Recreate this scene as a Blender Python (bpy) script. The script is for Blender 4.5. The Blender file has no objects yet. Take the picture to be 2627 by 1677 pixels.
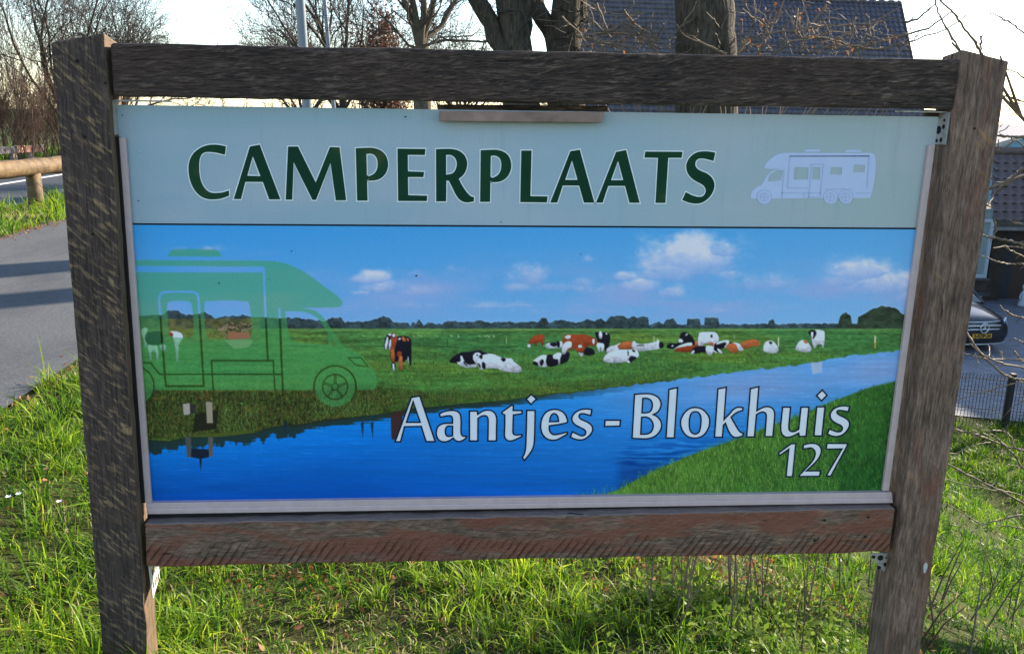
import bpy, bmesh, math, random
import numpy as np
from mathutils import Vector, Matrix
from mathutils.geometry import tessellate_polygon

scene = bpy.context.scene
col = scene.collection
RAD = math.radians

# ------------------------------------------------------------------ camera
CAM = np.array([-0.28395, -2.28411, 1.61016])
YAW, PITCH, ROLL, FPX = 0.09, -0.23374, 0.02332, 2250.0
fw = np.array([math.sin(YAW) * math.cos(PITCH), math.cos(YAW) * math.cos(PITCH), math.sin(PITCH)])
rt = np.array([math.cos(YAW), -math.sin(YAW), 0.0])
upv = np.cross(rt, fw)
RT = rt * math.cos(ROLL) + upv * math.sin(ROLL)
UP = upv * math.cos(ROLL) - rt * math.sin(ROLL)
cam_d = bpy.data.cameras.new('camera')
cam = bpy.data.objects.new('camera', cam_d)
col.objects.link(cam)
cam_d.sensor_width = 36.0
cam_d.lens = FPX / 2627.0 * 36.0
cam_d.clip_start = 0.05
cam_d.clip_end = 3000.0
cam.matrix_world = Matrix(((RT[0], UP[0], -fw[0], CAM[0]), (RT[1], UP[1], -fw[1], CAM[1]),
                           (RT[2], UP[2], -fw[2], CAM[2]), (0, 0, 0, 1)))
scene.camera = cam

# ------------------------------------------------------------------ sky and sun
SUN_AZ = math.atan2(0.82, 0.57)      # measured from +Y towards +X
SUN_EL = RAD(27)
world = bpy.data.worlds.new('World')
scene.world = world
world.use_nodes = True
wn = world.node_tree.nodes
wl = world.node_tree.links
sky = wn.new('ShaderNodeTexSky')
sky.sky_type = 'NISHITA'
sky.sun_disc = False
sky.sun_elevation = SUN_EL
sky.sun_rotation = SUN_AZ
sky.air_density = 1.0
sky.dust_density = 0.4
sky.ozone_density = 1.0
wl.new(sky.outputs[0], wn['Background'].inputs[0])
wn['Background'].inputs[1].default_value = 0.115
sun_d = bpy.data.lights.new('sun', 'SUN')
sun_d.energy = 5.0
sun_d.angle = RAD(0.9)
sun_d.color = (1.0, 0.86, 0.66)
sun = bpy.data.objects.new('sun', sun_d)
col.objects.link(sun)
sdir = Vector((math.sin(SUN_AZ) * math.cos(SUN_EL), math.cos(SUN_AZ) * math.cos(SUN_EL), math.sin(SUN_EL)))
sun.rotation_euler = (-sdir).to_track_quat('-Z', 'Y').to_euler()
vs = scene.view_settings
vs.view_transform = 'Standard'
vs.look = 'None'
vs.gamma = 1.0
vs.use_curve_mapping = False
vs.exposure = 1.63

# ------------------------------------------------------------------ helpers
def at(px, py, Y):
    d = fw + RT * ((px - 1313.5) / FPX) + UP * ((838.5 - py) / FPX)
    return CAM + d * ((Y - CAM[1]) / d[1])

def atz(px, py, z):
    d = fw + RT * ((px - 1313.5) / FPX) + UP * ((838.5 - py) / FPX)
    return CAM + d * ((z - CAM[2]) / d[2])

def lin(c):
    c = np.asarray(c, float) / 255.0
    return np.where(c <= 0.04045, c / 12.92, ((c + 0.055) / 1.055) ** 2.4)

def tag(o, label=None, cat=None, group=None, kind=None):
    if label: o['label'] = label
    if cat: o['category'] = cat
    if group: o['group'] = group
    if kind: o['kind'] = kind
    return o

def thing(name, label, cat, loc=(0, 0, 0), group=None):
    o = bpy.data.objects.new(name, None)
    o.empty_display_size = 0.2
    o.location = [float(v) for v in loc]
    col.objects.link(o)
    return tag(o, label, cat, group)

BASE = {}
def wloc(o):
    v = Vector((0, 0, 0))
    while o is not None:
        v = v + o.location
        o = o.parent
    return v

def obj(name, me, mat=None, parent=None, world=True, loc=None):
    """mesh given in world coordinates (or relative to loc); parents are never rotated"""
    o = bpy.data.objects.new(name, me)
    if mat is not None and not me.materials:
        me.materials.append(mat)
    col.objects.link(o)
    o.parent = parent
    if loc is not None:
        b = Vector([float(v) for v in loc])
        o.location = b - (wloc(parent) if parent else Vector((0, 0, 0)))
    elif parent is not None:
        o.location = -wloc(parent)
    return o

def mesh_from(verts, faces, smooth=False, name='m'):
    me = bpy.data.meshes.new(name)
    me.from_pydata([tuple(map(float, v)) for v in verts], [], [tuple(f) for f in faces])
    me.update()
    if smooth:
        me.polygons.foreach_set('use_smooth', [True] * len(me.polygons))
    return me

def mesh_np(V, F, smooth=False, name='m'):
    """V (n,3); F (m,k) with constant k"""
    V = np.asarray(V, np.float32); F = np.asarray(F, np.int32)
    me = bpy.data.meshes.new(name)
    me.vertices.add(len(V)); me.vertices.foreach_set('co', V.ravel())
    k = F.shape[1]
    me.loops.add(F.size); me.loops.foreach_set('vertex_index', F.ravel())
    me.polygons.add(len(F))
    me.polygons.foreach_set('loop_start', np.arange(0, F.size, k, dtype=np.int32))
    me.polygons.foreach_set('loop_total', np.full(len(F), k, np.int32))
    if smooth: me.polygons.foreach_set('use_smooth', np.ones(len(F), bool))
    me.update(calc_edges=True)
    me.validate()
    return me

class MB:
    def __init__(s): s.v = []; s.f = []
    def add(s, vs, fs):
        n = len(s.v); s.v += [tuple(map(float, v)) for v in vs]; s.f += [tuple(i + n for i in f) for f in fs]; return s
    def box(s, a, b):
        x0, y0, z0 = a; x1, y1, z1 = b
        return s.add([(x0, y0, z0), (x1, y0, z0), (x1, y1, z0), (x0, y1, z0), (x0, y0, z1), (x1, y0, z1), (x1, y1, z1), (x0, y1, z1)],
                     [(0, 3, 2, 1), (4, 5, 6, 7), (0, 1, 5, 4), (1, 2, 6, 5), (2, 3, 7, 6), (3, 0, 4, 7)])
    def prism(s, pts, d):
        """pts: polygon (3d, planar) extruded by vector d"""
        n = len(pts); pts = [np.array(p, float) for p in pts]; d = np.array(d, float)
        return s.add(pts + [p + d for p in pts], [tuple(range(n - 1, -1, -1)), tuple(range(n, 2 * n))] + [(i, (i + 1) % n, n + (i + 1) % n, n + i) for i in range(n)])
    def tube(s, path, rad, k=8, cap=True):
        V, F = tube_np(np.array(path, float), rad, k)
        s.add(V, [tuple(f) for f in F])
        n = len(s.v)
        if cap:
            s.f.append(tuple(range(n - 1, n - k - 1, -1))); m = n - len(V); s.f.append(tuple(range(m, m + k)))
        return s
    def lathe(s, prof, c=(0, 0, 0), k=20, axis='z'):
        vs = []; fs = []
        for (r, h) in prof:
            for i in range(k):
                a = 2 * math.pi * i / k
                p = (r * math.cos(a), r * math.sin(a), h)
                if axis == 'y': p = (p[0], p[2], p[1])
                if axis == 'x': p = (p[2], p[0], p[1])
                vs.append((p[0] + c[0], p[1] + c[1], p[2] + c[2]))
        for j in range(len(prof) - 1):
            for i in range(k):
                fs.append((j * k + i, j * k + (i + 1) % k, (j + 1) * k + (i + 1) % k, (j + 1) * k + i))
        fs.append(tuple(range(k - 1, -1, -1))); m = (len(prof) - 1) * k; fs.append(tuple(range(m, m + k)))
        return s.add(vs, fs)
    def build(s, name, mat, parent=None, smooth=False, bevel=0, seg=2):
        me = mesh_from(s.v, s.f, smooth)
        bm = bmesh.new(); bm.from_mesh(me)
        bmesh.ops.recalc_face_normals(bm, faces=bm.faces)
        if bevel:
            bmesh.ops.bevel(bm, geom=[e for e in bm.edges if len(e.link_faces) == 2 and e.calc_face_angle(0) > 0.5], offset=bevel, segments=seg, affect='EDGES', profile=0.6, clamp_overlap=True)
        bm.to_mesh(me); bm.free()
        return obj(name, me, mat, parent)

def tube_np(P, rad, k):
    n = len(P)
    rad = np.broadcast_to(np.asarray(rad, float), (n,))
    T = np.gradient(P, axis=0)
    T /= np.linalg.norm(T, axis=1)[:, None] + 1e-9
    ref = np.array([0.0, 0.0, 1.0]) if abs(T[0, 2]) < 0.9 else np.array([1.0, 0, 0])
    A = np.cross(T, ref); A /= np.linalg.norm(A, axis=1)[:, None] + 1e-9
    B = np.cross(T, A)
    a = np.arange(k) * 2 * np.pi / k
    V = P[:, None, :] + rad[:, None, None] * (np.cos(a)[None, :, None] * A[:, None, :] + np.sin(a)[None, :, None] * B[:, None, :])
    V = V.reshape(-1, 3)
    i = np.arange(n - 1)[:, None] * k; j = np.arange(k)[None, :]; j2 = (j + 1) % k
    F = np.stack([i + j, i + j2, i + k + j2, i + k + j], -1).reshape(-1, 4)
    return V, F

class Tubes:
    """many tubes in one mesh (numpy)"""
    def __init__(s): s.V = []; s.F = []; s.n = 0
    def add(s, P, rad, k=4):
        V, F = tube_np(np.asarray(P, float), rad, k)
        s.V.append(V); s.F.append(F + s.n); s.n += len(V)
    def build(s, name, mat, parent=None, smooth=True):
        me = mesh_np(np.concatenate(s.V), np.concatenate(s.F), smooth)
        return obj(name, me, mat, parent)

# ------------------------------------------------------------------ materials
def newmat(name):
    m = bpy.data.materials.new(name); m.use_nodes = True
    nt = m.node_tree
    return m, nt, nt.nodes['Principled BSDF']
def N(nt, t, **kw):
    n = nt.nodes.new(t)
    for k, v in kw.items(): setattr(n, k, v)
    return n
def mapping(nt, scale=(1, 1, 1), rot=(0, 0, 0), loc=(0, 0, 0)):
    tc = N(nt, 'ShaderNodeTexCoord'); mp = N(nt, 'ShaderNodeMapping')
    mp.inputs['Scale'].default_value = scale; mp.inputs['Rotation'].default_value = rot; mp.inputs['Location'].default_value = loc
    nt.links.new(tc.outputs['Object'], mp.inputs[0])
    return mp.outputs[0]
def noise(nt, vec, scale=5, detail=4, rough=0.55, dist=0):
    n = N(nt, 'ShaderNodeTexNoise')
    n.inputs['Scale'].default_value = scale; n.inputs['Detail'].default_value = detail
    n.inputs['Roughness'].default_value = rough; n.inputs['Distortion'].default_value = dist
    nt.links.new(vec, n.inputs['Vector'])
    return n.outputs['Fac']
def ramp(nt, fac, stops):
    r = N(nt, 'ShaderNodeValToRGB')
    el = r.color_ramp.elements
    while len(el) < len(stops): el.new(0.5)
    for e, (p, c) in zip(el, stops):
        e.position = p
        e.color = (c, c, c, 1) if np.isscalar(c) else (*c, 1)
    nt.links.new(fac, r.inputs[0])
    return r.outputs[0]
def mixc(nt, fac, a, b, mode='MIX'):
    m = N(nt, 'ShaderNodeMix', data_type='RGBA', blend_type=mode)
    for sock, v in ((m.inputs[0], fac), (m.inputs[6], a), (m.inputs[7], b)):
        if hasattr(v, 'is_linked'): nt.links.new(v, sock)
        elif np.isscalar(v): sock.default_value = v
        else: sock.default_value = (*v, 1)
    return m.outputs[2]
def mth(nt, op, a, b=0.0):
    m = N(nt, 'ShaderNodeMath', operation=op)
    for sock, v in ((m.inputs[0], a), (m.inputs[1], b)):
        if hasattr(v, 'is_linked'): nt.links.new(v, sock)
        else: sock.default_value = v
    return m.outputs[0]
def bump(nt, h, strength=0.5, dist=0.01):
    b = N(nt, 'ShaderNodeBump'); b.inputs['Strength'].default_value = strength; b.inputs['Distance'].default_value = dist
    nt.links.new(h, b.inputs['Height'])
    return b.outputs[0]
def setc(nt, bs, c):
    if hasattr(c, 'is_linked'): nt.links.new(c, bs.inputs['Base Color'])
    else: bs.inputs['Base Color'].default_value = (*c, 1)

def mat_simple(name, c, rough=0.6, metal=0.0, var=0.25, vscale=8, bmp=0.0, bscale=60, spec=0.5):
    m, nt, bs = newmat(name)
    v = mapping(nt)
    n = noise(nt, v, vscale, 5)
    c = np.array(c, float)
    setc(nt, bs, ramp(nt, n, [(0.3, tuple(c * (1 - var))), (0.7, tuple(np.minimum(c * (1 + var), 1)))]))
    bs.inputs['Roughness'].default_value = rough; bs.inputs['Metallic'].default_value = metal
    bs.inputs['Specular IOR Level'].default_value = spec
    if bmp: nt.links.new(bump(nt, noise(nt, v, bscale, 6), bmp, 0.01), bs.inputs['Normal'])
    return m

def mat_wood(name, c0, c1, streak, axis, diag=0.0, streak_amt=0.5, sscale=(14, 14, 70), thr=(0.56, 0.66), grain=(90, 90, 5), bstr=0.6, stain=None, stain_thr=(0.5, 0.6), notch=None):
    """weathered plank: long grain, diagonal saw marks, stains"""
    m, nt, bs = newmat(name)
    big = noise(nt, mapping(nt, (1, 1, 1)), 5.5, 5, 0.6)
    g = noise(nt, mapping(nt, grain), 1.0, 6, 0.65, 0.4)
    base = ramp(nt, mth(nt, 'ADD', mth(nt, 'MULTIPLY', g, 0.65), mth(nt, 'MULTIPLY', big, 0.35)), [(0.33, c0), (0.68, c1)])
    rot = mapping(nt, (1, 1, 1), (0, diag, 0))
    m2 = N(nt, 'ShaderNodeMapping'); m2.inputs['Scale'].default_value = sscale; nt.links.new(rot, m2.inputs[0]); sv = m2.outputs[0]
    s = noise(nt, sv, 1.0, 4, 0.55, 0.25)
    smask = ramp(nt, s, [(thr[0], 0.0), (thr[1], 1.0)])
    gate = ramp(nt, noise(nt, mapping(nt, (1, 1, 1), loc=(3, 1, 7)), 7, 4), [(0.38, 0.15), (0.6, 1.0)])
    fineg = ramp(nt, noise(nt, mapping(nt, tuple(v * 2.2 for v in grain), loc=(1, 8, 3)), 1.0, 4, 0.7), [(0.34, 0.25), (0.6, 1.0)])
    base = mixc(nt, fineg, tuple(np.array(c0) * 0.55), base)
    c = mixc(nt, mth(nt, 'MULTIPLY', mth(nt, 'MULTIPLY', mth(nt, 'MULTIPLY', smask, gate), fineg), streak_amt), base, streak)
    h = mth(nt, 'ADD', mth(nt, 'MULTIPLY', s, 0.8), mth(nt, 'MULTIPLY', g, 0.9))
    if stain is not None:
        st = noise(nt, mapping(nt, stain[1], loc=(5, 2, 1)), 1.0, 5, 0.6, 0.5)
        c = mixc(nt, mth(nt, 'MULTIPLY', ramp(nt, st, [(stain_thr[0], 0.0), (stain_thr[1], 1.0)]), stain[2]), c, stain[0])
    if notch is not None:
        zlo, zhi, sc = notch
        sep = N(nt, 'ShaderNodeSeparateXYZ'); nt.links.new(mapping(nt), sep.inputs[0])
        nm = ramp(nt, mth(nt, 'DIVIDE', mth(nt, 'SUBTRACT', sep.outputs[2], zlo), zhi - zlo), [(0.22, 1.0), (0.55, 0.0)])
        w = N(nt, 'ShaderNodeTexWave'); w.inputs['Scale'].default_value = sc; w.inputs['Distortion'].default_value = 2.0; w.inputs['Detail'].default_value = 3; w.inputs['Detail Scale'].default_value = 1.5
        nt.links.new(mapping(nt, (1, 1, 1), (0, RAD(-35), 0)), w.inputs['Vector'])
        wv = ramp(nt, w.outputs['Fac'], [(0.0, 0.0), (0.3, 1.0)])
        k = mth(nt, 'MULTIPLY', mth(nt, 'SUBTRACT', 1.0, wv), nm)
        brk = ramp(nt, noise(nt, mapping(nt, (9, 9, 14)), 1.0, 3), [(0.42, 0.1), (0.58, 1.0)])
        k = mth(nt, 'MULTIPLY', k, brk)
        c = mixc(nt, mth(nt, 'MULTIPLY', k, 0.42), c, (0.035, 0.022, 0.016))
        h = mth(nt, 'SUBTRACT', h, mth(nt, 'MULTIPLY', k, 1.6))
        geo = N(nt, 'ShaderNodeNewGeometry'); sg = N(nt, 'ShaderNodeSeparateXYZ'); nt.links.new(geo.outputs['True Normal'], sg.inputs[0])
        c = mixc(nt, ramp(nt, sg.outputs[2], [(0.3, 0.0), (0.7, 0.95)]), c, mixc(nt, g, (0.16, 0.12, 0.105), (0.30, 0.225, 0.20)))
    # dark cracks along the grain
    cr = noise(nt, mapping(nt, tuple(v * 0.45 for v in grain), loc=(9, 4, 2)), 1.0, 3, 0.5, 0.2)
    cm = ramp(nt, cr, [(0.25, 1.0), (0.28, 0.0)])
    c = mixc(nt, mth(nt, 'MULTIPLY', cm, 0.8), c, (0.006, 0.005, 0.006))
    h = mth(nt, 'SUBTRACT', h, mth(nt, 'MULTIPLY', cm, 0.9))
    setc(nt, bs, c)
    bs.inputs['Roughness'].default_value = 0.78
    bs.inputs['Specular IOR Level'].default_value = 0.3
    nt.links.new(bump(nt, h, bstr, 0.012), bs.inputs['Normal'])
    return m

def mat_leaf(name, stops, transl=0.4, rough=0.5, attr='tint'):
    """blade / leaf material: colour picked by a per-face random value, part of the light passes through"""
    m, nt, bs = newmat(name)
    a = N(nt, 'ShaderNodeAttribute', attribute_name=attr)
    c = ramp(nt, a.outputs['Fac'], stops)
    setc(nt, bs, c)
    bs.inputs['Roughness'].default_value = rough
    bs.inputs['Specular IOR Level'].default_value = 0.25
    tr = N(nt, 'ShaderNodeBsdfTranslucent'); nt.links.new(c, tr.inputs[0])
    mx = N(nt, 'ShaderNodeMixShader'); mx.inputs[0].default_value = transl
    nt.links.new(bs.outputs[0], mx.inputs[1]); nt.links.new(tr.outputs[0], mx.inputs[2])
    nt.links.new(mx.outputs[0], nt.nodes['Material Output'].inputs[0])
    return m

rng = np.random.default_rng(7)

# ------------------------------------------------------------------ ground, path, road
CREST = 0.25
def sstep(a, b, v):
    t = np.clip((v - a) / (b - a), 0, 1); return t * t * (3 - 2 * t)
def hgt(x, y):
    x = np.asarray(x, float); y = np.asarray(y, float)
    t = np.clip((x - 0.3) / 7.5, 0, 1)
    e = 0.06
    z = -3.7 * (np.sqrt((t) ** 2 + e * e) - e) / (math.sqrt(1 + e * e) - e)
    z = np.where(t >= 1, -3.7, z)
    z = z + CREST * sstep(-1.1, -2.05, x)
    z = z - 2.5 * np.clip((-13 - x) / 10, 0, 1) ** 1.5
    amp = np.clip((x + 1.95) / 0.3, 0, 1) * np.clip((8.2 - x) / 0.4, 0, 1)
    b = 0.022 * np.sin(2.3 * x + 1.1 * y) * np.sin(1.7 * y - 0.6 * x + 1) + 0.012 * np.sin(6.1 * x + 2) * np.sin(5.3 * y + 0.4)
    return z + amp * b - 0.012

def axis(lo, hi, c0, c1, step):
    a = list(np.arange(c0, c1 + 1e-6, step))
    g = step
    v = c0
    left = []
    while v > lo:
        g *= 1.22; v -= g; left.append(v)
    g = step; v = c1; right = []
    while v < hi:
        g *= 1.22; v += g; right.append(v)
    return np.array(left[::-1] + a + right)
gx = axis(-700, 700, -4, 11, 0.12); gy = axis(-300, 1500, -3, 16, 0.12)
X, Y = np.meshgrid(gx, gy)
V = np.stack([X, Y, hgt(X, Y)], -1).reshape(-1, 3)
nx, ny = len(gx), len(gy)
ii = (np.arange(ny - 1)[:, None] * nx + np.arange(nx - 1)[None, :]).ravel()
F = np.stack([ii, ii + 1, ii + nx + 1, ii + nx], -1)
m_soil, nt, bs = newmat('turf soil')
nn = noise(nt, mapping(nt), 3.0, 6, 0.65)
n2 = noise(nt, mapping(nt), 40.0, 4, 0.6)
cc = ramp(nt, mth(nt, 'ADD', mth(nt, 'MULTIPLY', nn, 0.5), mth(nt, 'MULTIPLY', n2, 0.5)), [(0.35, (0.022, 0.018, 0.010)), (0.5, (0.042, 0.048, 0.014)), (0.6, (0.045, 0.088, 0.013))])
setc(nt, bs, cc); bs.inputs['Roughness'].default_value = 0.95; bs.inputs['Specular IOR Level'].default_value = 0.1
nt.links.new(bump(nt, n2, 0.8, 0.03), bs.inputs['Normal'])
tag(obj('ground', mesh_np(V, F, True), m_soil), kind='structure')

def strip(name, left, right, z, mat, nsub=14):
    left = np.array(left, float); right = np.array(right, float)
    def res(P):
        d = np.r_[0, np.cumsum(np.linalg.norm(np.diff(P, axis=0), axis=1))]; d /= d[-1]
        t = np.linspace(0, 1, nsub * (len(P) - 1) + 1)
        return np.stack([np.interp(t, d, P[:, 0]), np.interp(t, d, P[:, 1])], -1)
    L, R_ = res(left), res(right)
    n = len(L); V = np.r_[np.c_[L, np.full(n, z)], np.c_[R_, np.full(n, z)]]
    F = [(i, n + i, n + i + 1, i + 1) for i in range(n - 1)]
    o = obj(name, mesh_from(V, F), mat)
    return tag(o, kind='structure')

m_asph, nt, bs = newmat('worn asphalt')
v = mapping(nt)
fine = noise(nt, v, 70, 5, 0.8); mid = noise(nt, v, 2.2, 5, 0.6)
stn = noise(nt, mapping(nt, (1.2, .5, 1)), 1.0, 6, .65, .6)
pc = mixc(nt, ramp(nt, fine, [(0.36, 0.0), (0.66, 1.0)]), ramp(nt, mid, [(0.3, (0.013, 0.016, 0.021)), (0.7, (0.028, 0.032, 0.040))]), (0.095, 0.099, 0.108))
setc(nt, bs, mixc(nt, ramp(nt, stn, [(0.52, 0.0), (0.64, 0.45)]), pc, (0.020, 0.023, 0.029)))
bs.inputs['Roughness'].default_value = 0.85
nt.links.new(bump(nt, fine, 0.6, 0.004), bs.inputs['Normal'])
m_road, nt, bs = newmat('road asphalt')
v = mapping(nt)
fine = noise(nt, v, 180, 3, 0.7)
setc(nt, bs, ramp(nt, mth(nt, 'ADD', mth(nt, 'MULTIPLY', fine, 0.4), mth(nt, 'MULTIPLY', noise(nt, v, 1.4, 4), 0.6)), [(0.3, (0.020, 0.023, 0.030)), (0.7, (0.034, 0.038, 0.048))]))
bs.inputs['Roughness'].default_value = 0.7
m_paint = mat_simple('road paint', (0.72, 0.72, 0.7), 0.6, var=0.12)

strip('bike_path', [(-4.75, -30), (-4.82, 0), (-4.88, 7), (-4.95, 9.5), (-5.0, 20), (-5.2, 90)],
      [(-2.26, -30), (-2.28, 0), (-2.26, 2.4), (-2.3, 8), (-2.4, 20), (-2.6, 90)], CREST + 0.004, m_asph)
near = [(-6.1, -30), (-6.1, 2), (-6.1, 12), (-6.2, 30), (-6.6, 90)]
far = [(-11.1, -30), (-11.1, 2), (-11.1, 20), (-11.2, 30), (-11.8, 90)]
strip('road', far, near, CREST + 0.004, m_road)
def lerp(a, b, t): return [tuple((1 - t) * np.array(p) + t * np.array(q)) for p, q in zip(a, b)]
strip('road_edge_line', lerp(near, far, 0.39), lerp(near, far, 0.365), CREST + 0.008, m_paint)

# ------------------------------------------------------------------ guard rails on the left
m_log, nt, bs = newmat('peeled log')
v = mapping(nt)
lg = mth(nt, 'ADD', mth(nt, 'MULTIPLY', noise(nt, mapping(nt, (3, 9, 3)), 1, 4, 0.6), .6), mth(nt, 'MULTIPLY', noise(nt, mapping(nt, (45, 3, 45)), 1, 5, .65), .4))
setc(nt, bs, ramp(nt, mth(nt, 'ADD', mth(nt, 'MULTIPLY', lg, 0.5), mth(nt, 'MULTIPLY', noise(nt, v, 9, 5), 0.5)), [(0.38, (0.035, 0.020, 0.009)), (0.52, (0.12, 0.072, 0.028)), (0.64, (0.20, 0.13, 0.065))]))
bs.inputs['Roughness'].default_value = 0.75
nt.links.new(bump(nt, lg, 0.5, 0.01), bs.inputs['Normal'])
m_greywood = mat_simple('weathered grey board', (0.3, 0.22, 0.18), 0.8, var=0.4, vscale=14, bmp=0.5)
m_dark = mat_simple('dark iron', (0.02, 0.02, 0.022), 0.5)
m_white = mat_simple('white reflector', (0.75, 0.75, 0.75), 0.4, var=0.05)

pb = atz(98, 535, CREST)
rail = thing('log_guard_rail', 'sunlit peeled log guard rail beside the bike path', 'guard rail', (pb[0], pb[1], CREST))
r0 = at(0, 445, pb[1] - 0.55); r2 = at(156, 431, pb[1] + 0.55)
zr = CREST + 0.56
dr = np.array([r2[0] - r0[0], r2[1] - r0[1], 0]); dr = np.array([0.12, 0.99, 0]); dr /= np.linalg.norm(dr)
c0 = np.array([pb[0] - 0.02, pb[1], zr])
pts = np.array([c0 + dr * t for t in np.linspace(-7.0, 3.2, 50)])
rr = 0.118 + 0.005 * np.sin(np.arange(50) * 1.9) + rng.normal(0, 0.003, 50)
tb = MB(); tb.tube(pts, rr, 18); tb.build('rail_log', m_log, rail, True)
for t in (-6.2, -3.1, 0.0, 2.9):
    c = c0 + dr * t
    MB().lathe([(0.098, -0.3), (0.1, 0.1), (0.096, 0.5)], (c[0], c[1], CREST), 16).build('post', m_log, rail, True)

fb = [atz(36, 413, CREST), atz(80, 410, CREST)]
d = (fb[1] - fb[0]); d /= np.linalg.norm(d)
fr = thing('low_board_rail', 'low bolted timber rail with white end on the far verge', 'guard rail', (fb[0][0], fb[0][1], CREST))
e1 = fb[1] + d * 0.45; e0 = fb[0] - d * 4.0
nrm = np.array([d[1], -d[0], 0])
def bar(a, b, z0, z1, th):
    a = np.array(a); b = np.array(b)
    return [a + nrm * th + [0, 0, z0], b + nrm * th + [0, 0, z0], b - nrm * th + [0, 0, z0], a - nrm * th + [0, 0, z0]], (0, 0, z1 - z0)
zr0, zr1 = 0.19, 0.37
mid = fb[0] + d * 0.1
MB().prism(*bar(e0, mid, zr0, zr1, 0.06)).build('board', mat_simple('old grey board', (0.12, 0.11, 0.11), 0.85, var=0.4, vscale=20, bmp=.4), fr, bevel=0.015)
MB().prism(*bar(mid + d * 0.004, e1, zr0 + 0.004, zr1 + 0.006, 0.062)).build('board', mat_simple('salmon board', (0.42, 0.22, 0.15), 0.8, var=0.3, vscale=25, bmp=.4), fr, bevel=0.015)
MB().prism(*bar(e1 + d * 0.003, e1 + d * 0.03, zr0, zr1 + 0.01, 0.065)).build('end_reflector', m_white, fr, bevel=0.004)
for c in (fb[0], fb[1], fb[0] - d * 1.3, fb[0] - d * 2.6):
    MB().prism(*bar(c - d * 0.07, c + d * 0.07, -0.2, zr0 + 0.05, 0.05)).build('post', m_greywood, fr, bevel=0.008)
for t in (0.1, 0.25, 0.4, 0.55, -0.2, -0.5):
    c = mid + d * t + nrm * 0.064
    MB().lathe([(0.014, -0.004), (0.010, 0.006)], c + [0, 0, (zr0 + zr1) / 2], 8, 'y').build('bolt', m_dark, fr)

# ------------------------------------------------------------------ the sign
m_lpost = mat_wood('left post wood', (0.026, 0.018, 0.016), (0.150, 0.103, 0.085), (0.42, 0.27, 0.14), 'z', RAD(-42), 0.9, (22, 22, 95), (0.52, 0.62), (95, 95, 7), 0.8)
m_lside = mat_wood('sunlit tint side wood', (0.10, 0.066, 0.042), (0.22, 0.15, 0.095), (0.09, 0.055, 0.03), 'z', RAD(-20), 0.4, (10, 10, 60), (0.56, 0.7), (95, 95, 7), 0.5)  # paler than the post front: sunlight on the inner side put into the colour
m_beam = mat_wood('top beam wood', (0.028, 0.020, 0.017), (0.245, 0.165, 0.132), (0.48, 0.33, 0.25), 'x', RAD(12), 0.65, (26, 60, 130), (0.52, 0.66), (12, 90, 130), 1.8, stain=((0.125, 0.072, 0.055), (2.2, 3, 5), 0.5), stain_thr=(0.48, 0.66))
m_rpost = mat_wood('right post wood', (0.060, 0.038, 0.029), (0.40, 0.255, 0.19), (0.50, 0.25, 0.09), 'z', RAD(-38), 0.6, (8, 8, 40), (0.6, 0.72), (80, 80, 9), 0.8, stain=((0.20, 0.075, 0.05), (13, 13, 2.6), 0.75), stain_thr=(0.56, 0.68))
m_low = mat_wood('bottom beam wood', (0.085, 0.052, 0.036), (0.38, 0.24, 0.17), (0.48, 0.33, 0.22), 'x', RAD(35), 0.5, (14, 30, 70), (0.56, 0.7), (14, 75, 90), 0.9, stain=((0.235, 0.078, 0.048), (3.4, 8, 15), 0.78), stain_thr=(0.45, 0.56), notch=(0.375, 0.512, 16.0))
m_alu = mat_simple('brushed aluminium', (0.56, 0.43, 0.43), 0.5, 0.1, var=0.08, vscale=30)
m_zinc = mat_simple('galvanised steel', (0.36, 0.35, 0.35), 0.5, 0.2, var=0.25, vscale=50)
m_hole_shade = mat_simple('hole', (0.006, 0.005, 0.005), 0.9)  # near black for holes and for the painted shade strips
m_batten = mat_simple('planed batten', (0.27, 0.175, 0.145), 0.75, var=0.3, vscale=20, bmp=0.2)

sign = thing('camper_site_sign', 'timber framed sign board with printed camper site panel', 'sign', (0, 0.045, 0))
def loft(quads, jit=0.0015, seed=0):
    r = np.random.default_rng(seed); mb = MB(); vs = []; fs = []
    for q in quads: vs += [np.array(p) + r.normal(0, jit, 3) for p in q]
    for i in range(len(quads) - 1):
        for k in range(4): fs.append((4 * i + k, 4 * i + (k + 1) % 4, 4 * i + 4 + (k + 1) % 4, 4 * i + 4 + k))
    n = len(vs)
    fs += [(3, 2, 1, 0), (n - 4, n - 3, n - 2, n - 1)]
    return mb.add(vs, fs)
def down(a, b, z):
    t = (z - b[2]) / (b[2] - a[2]); return b + (b - a) * t
DP = 0.092
def post(name, pl, mat, seed, zbl, zbr, side=None):
    (tl, tr, bl, br) = [at(p[0], p[1], 0.0) for p in pl]
    dl, dr = down(tl, bl, -0.75), down(tr, br, -0.75)
    n = 40; qs = []
    for i in range(n + 1):
        t = i / n
        a = dl + (tl - dl) * t; b = dr + (tr - dr) * t
        a2 = a + [0, DP, 0]; b2 = b + [0, DP, 0]
        if i == n: a2[2] -= zbl; b2[2] -= zbr
        qs.append([a, b, b2, a2])
    o = loft(qs, 0.0009, seed).build(name, mat, sign, bevel=0.005, seg=2)
    if side is not None:
        o.data.materials.append(side)
        for p in o.data.polygons:
            if p.normal.x > 0.8: p.material_index = 1
    return o
post('post', [(129, 109), (266, 84), (263, 1677), (379, 1677)], m_lpost, 1, 0.010, 0.016, m_lside)
post('post', [(2469, 127), (2589, 157), (2264, 1677), (2359, 1677)], m_rpost, 2, 0.012, 0.012)
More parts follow.
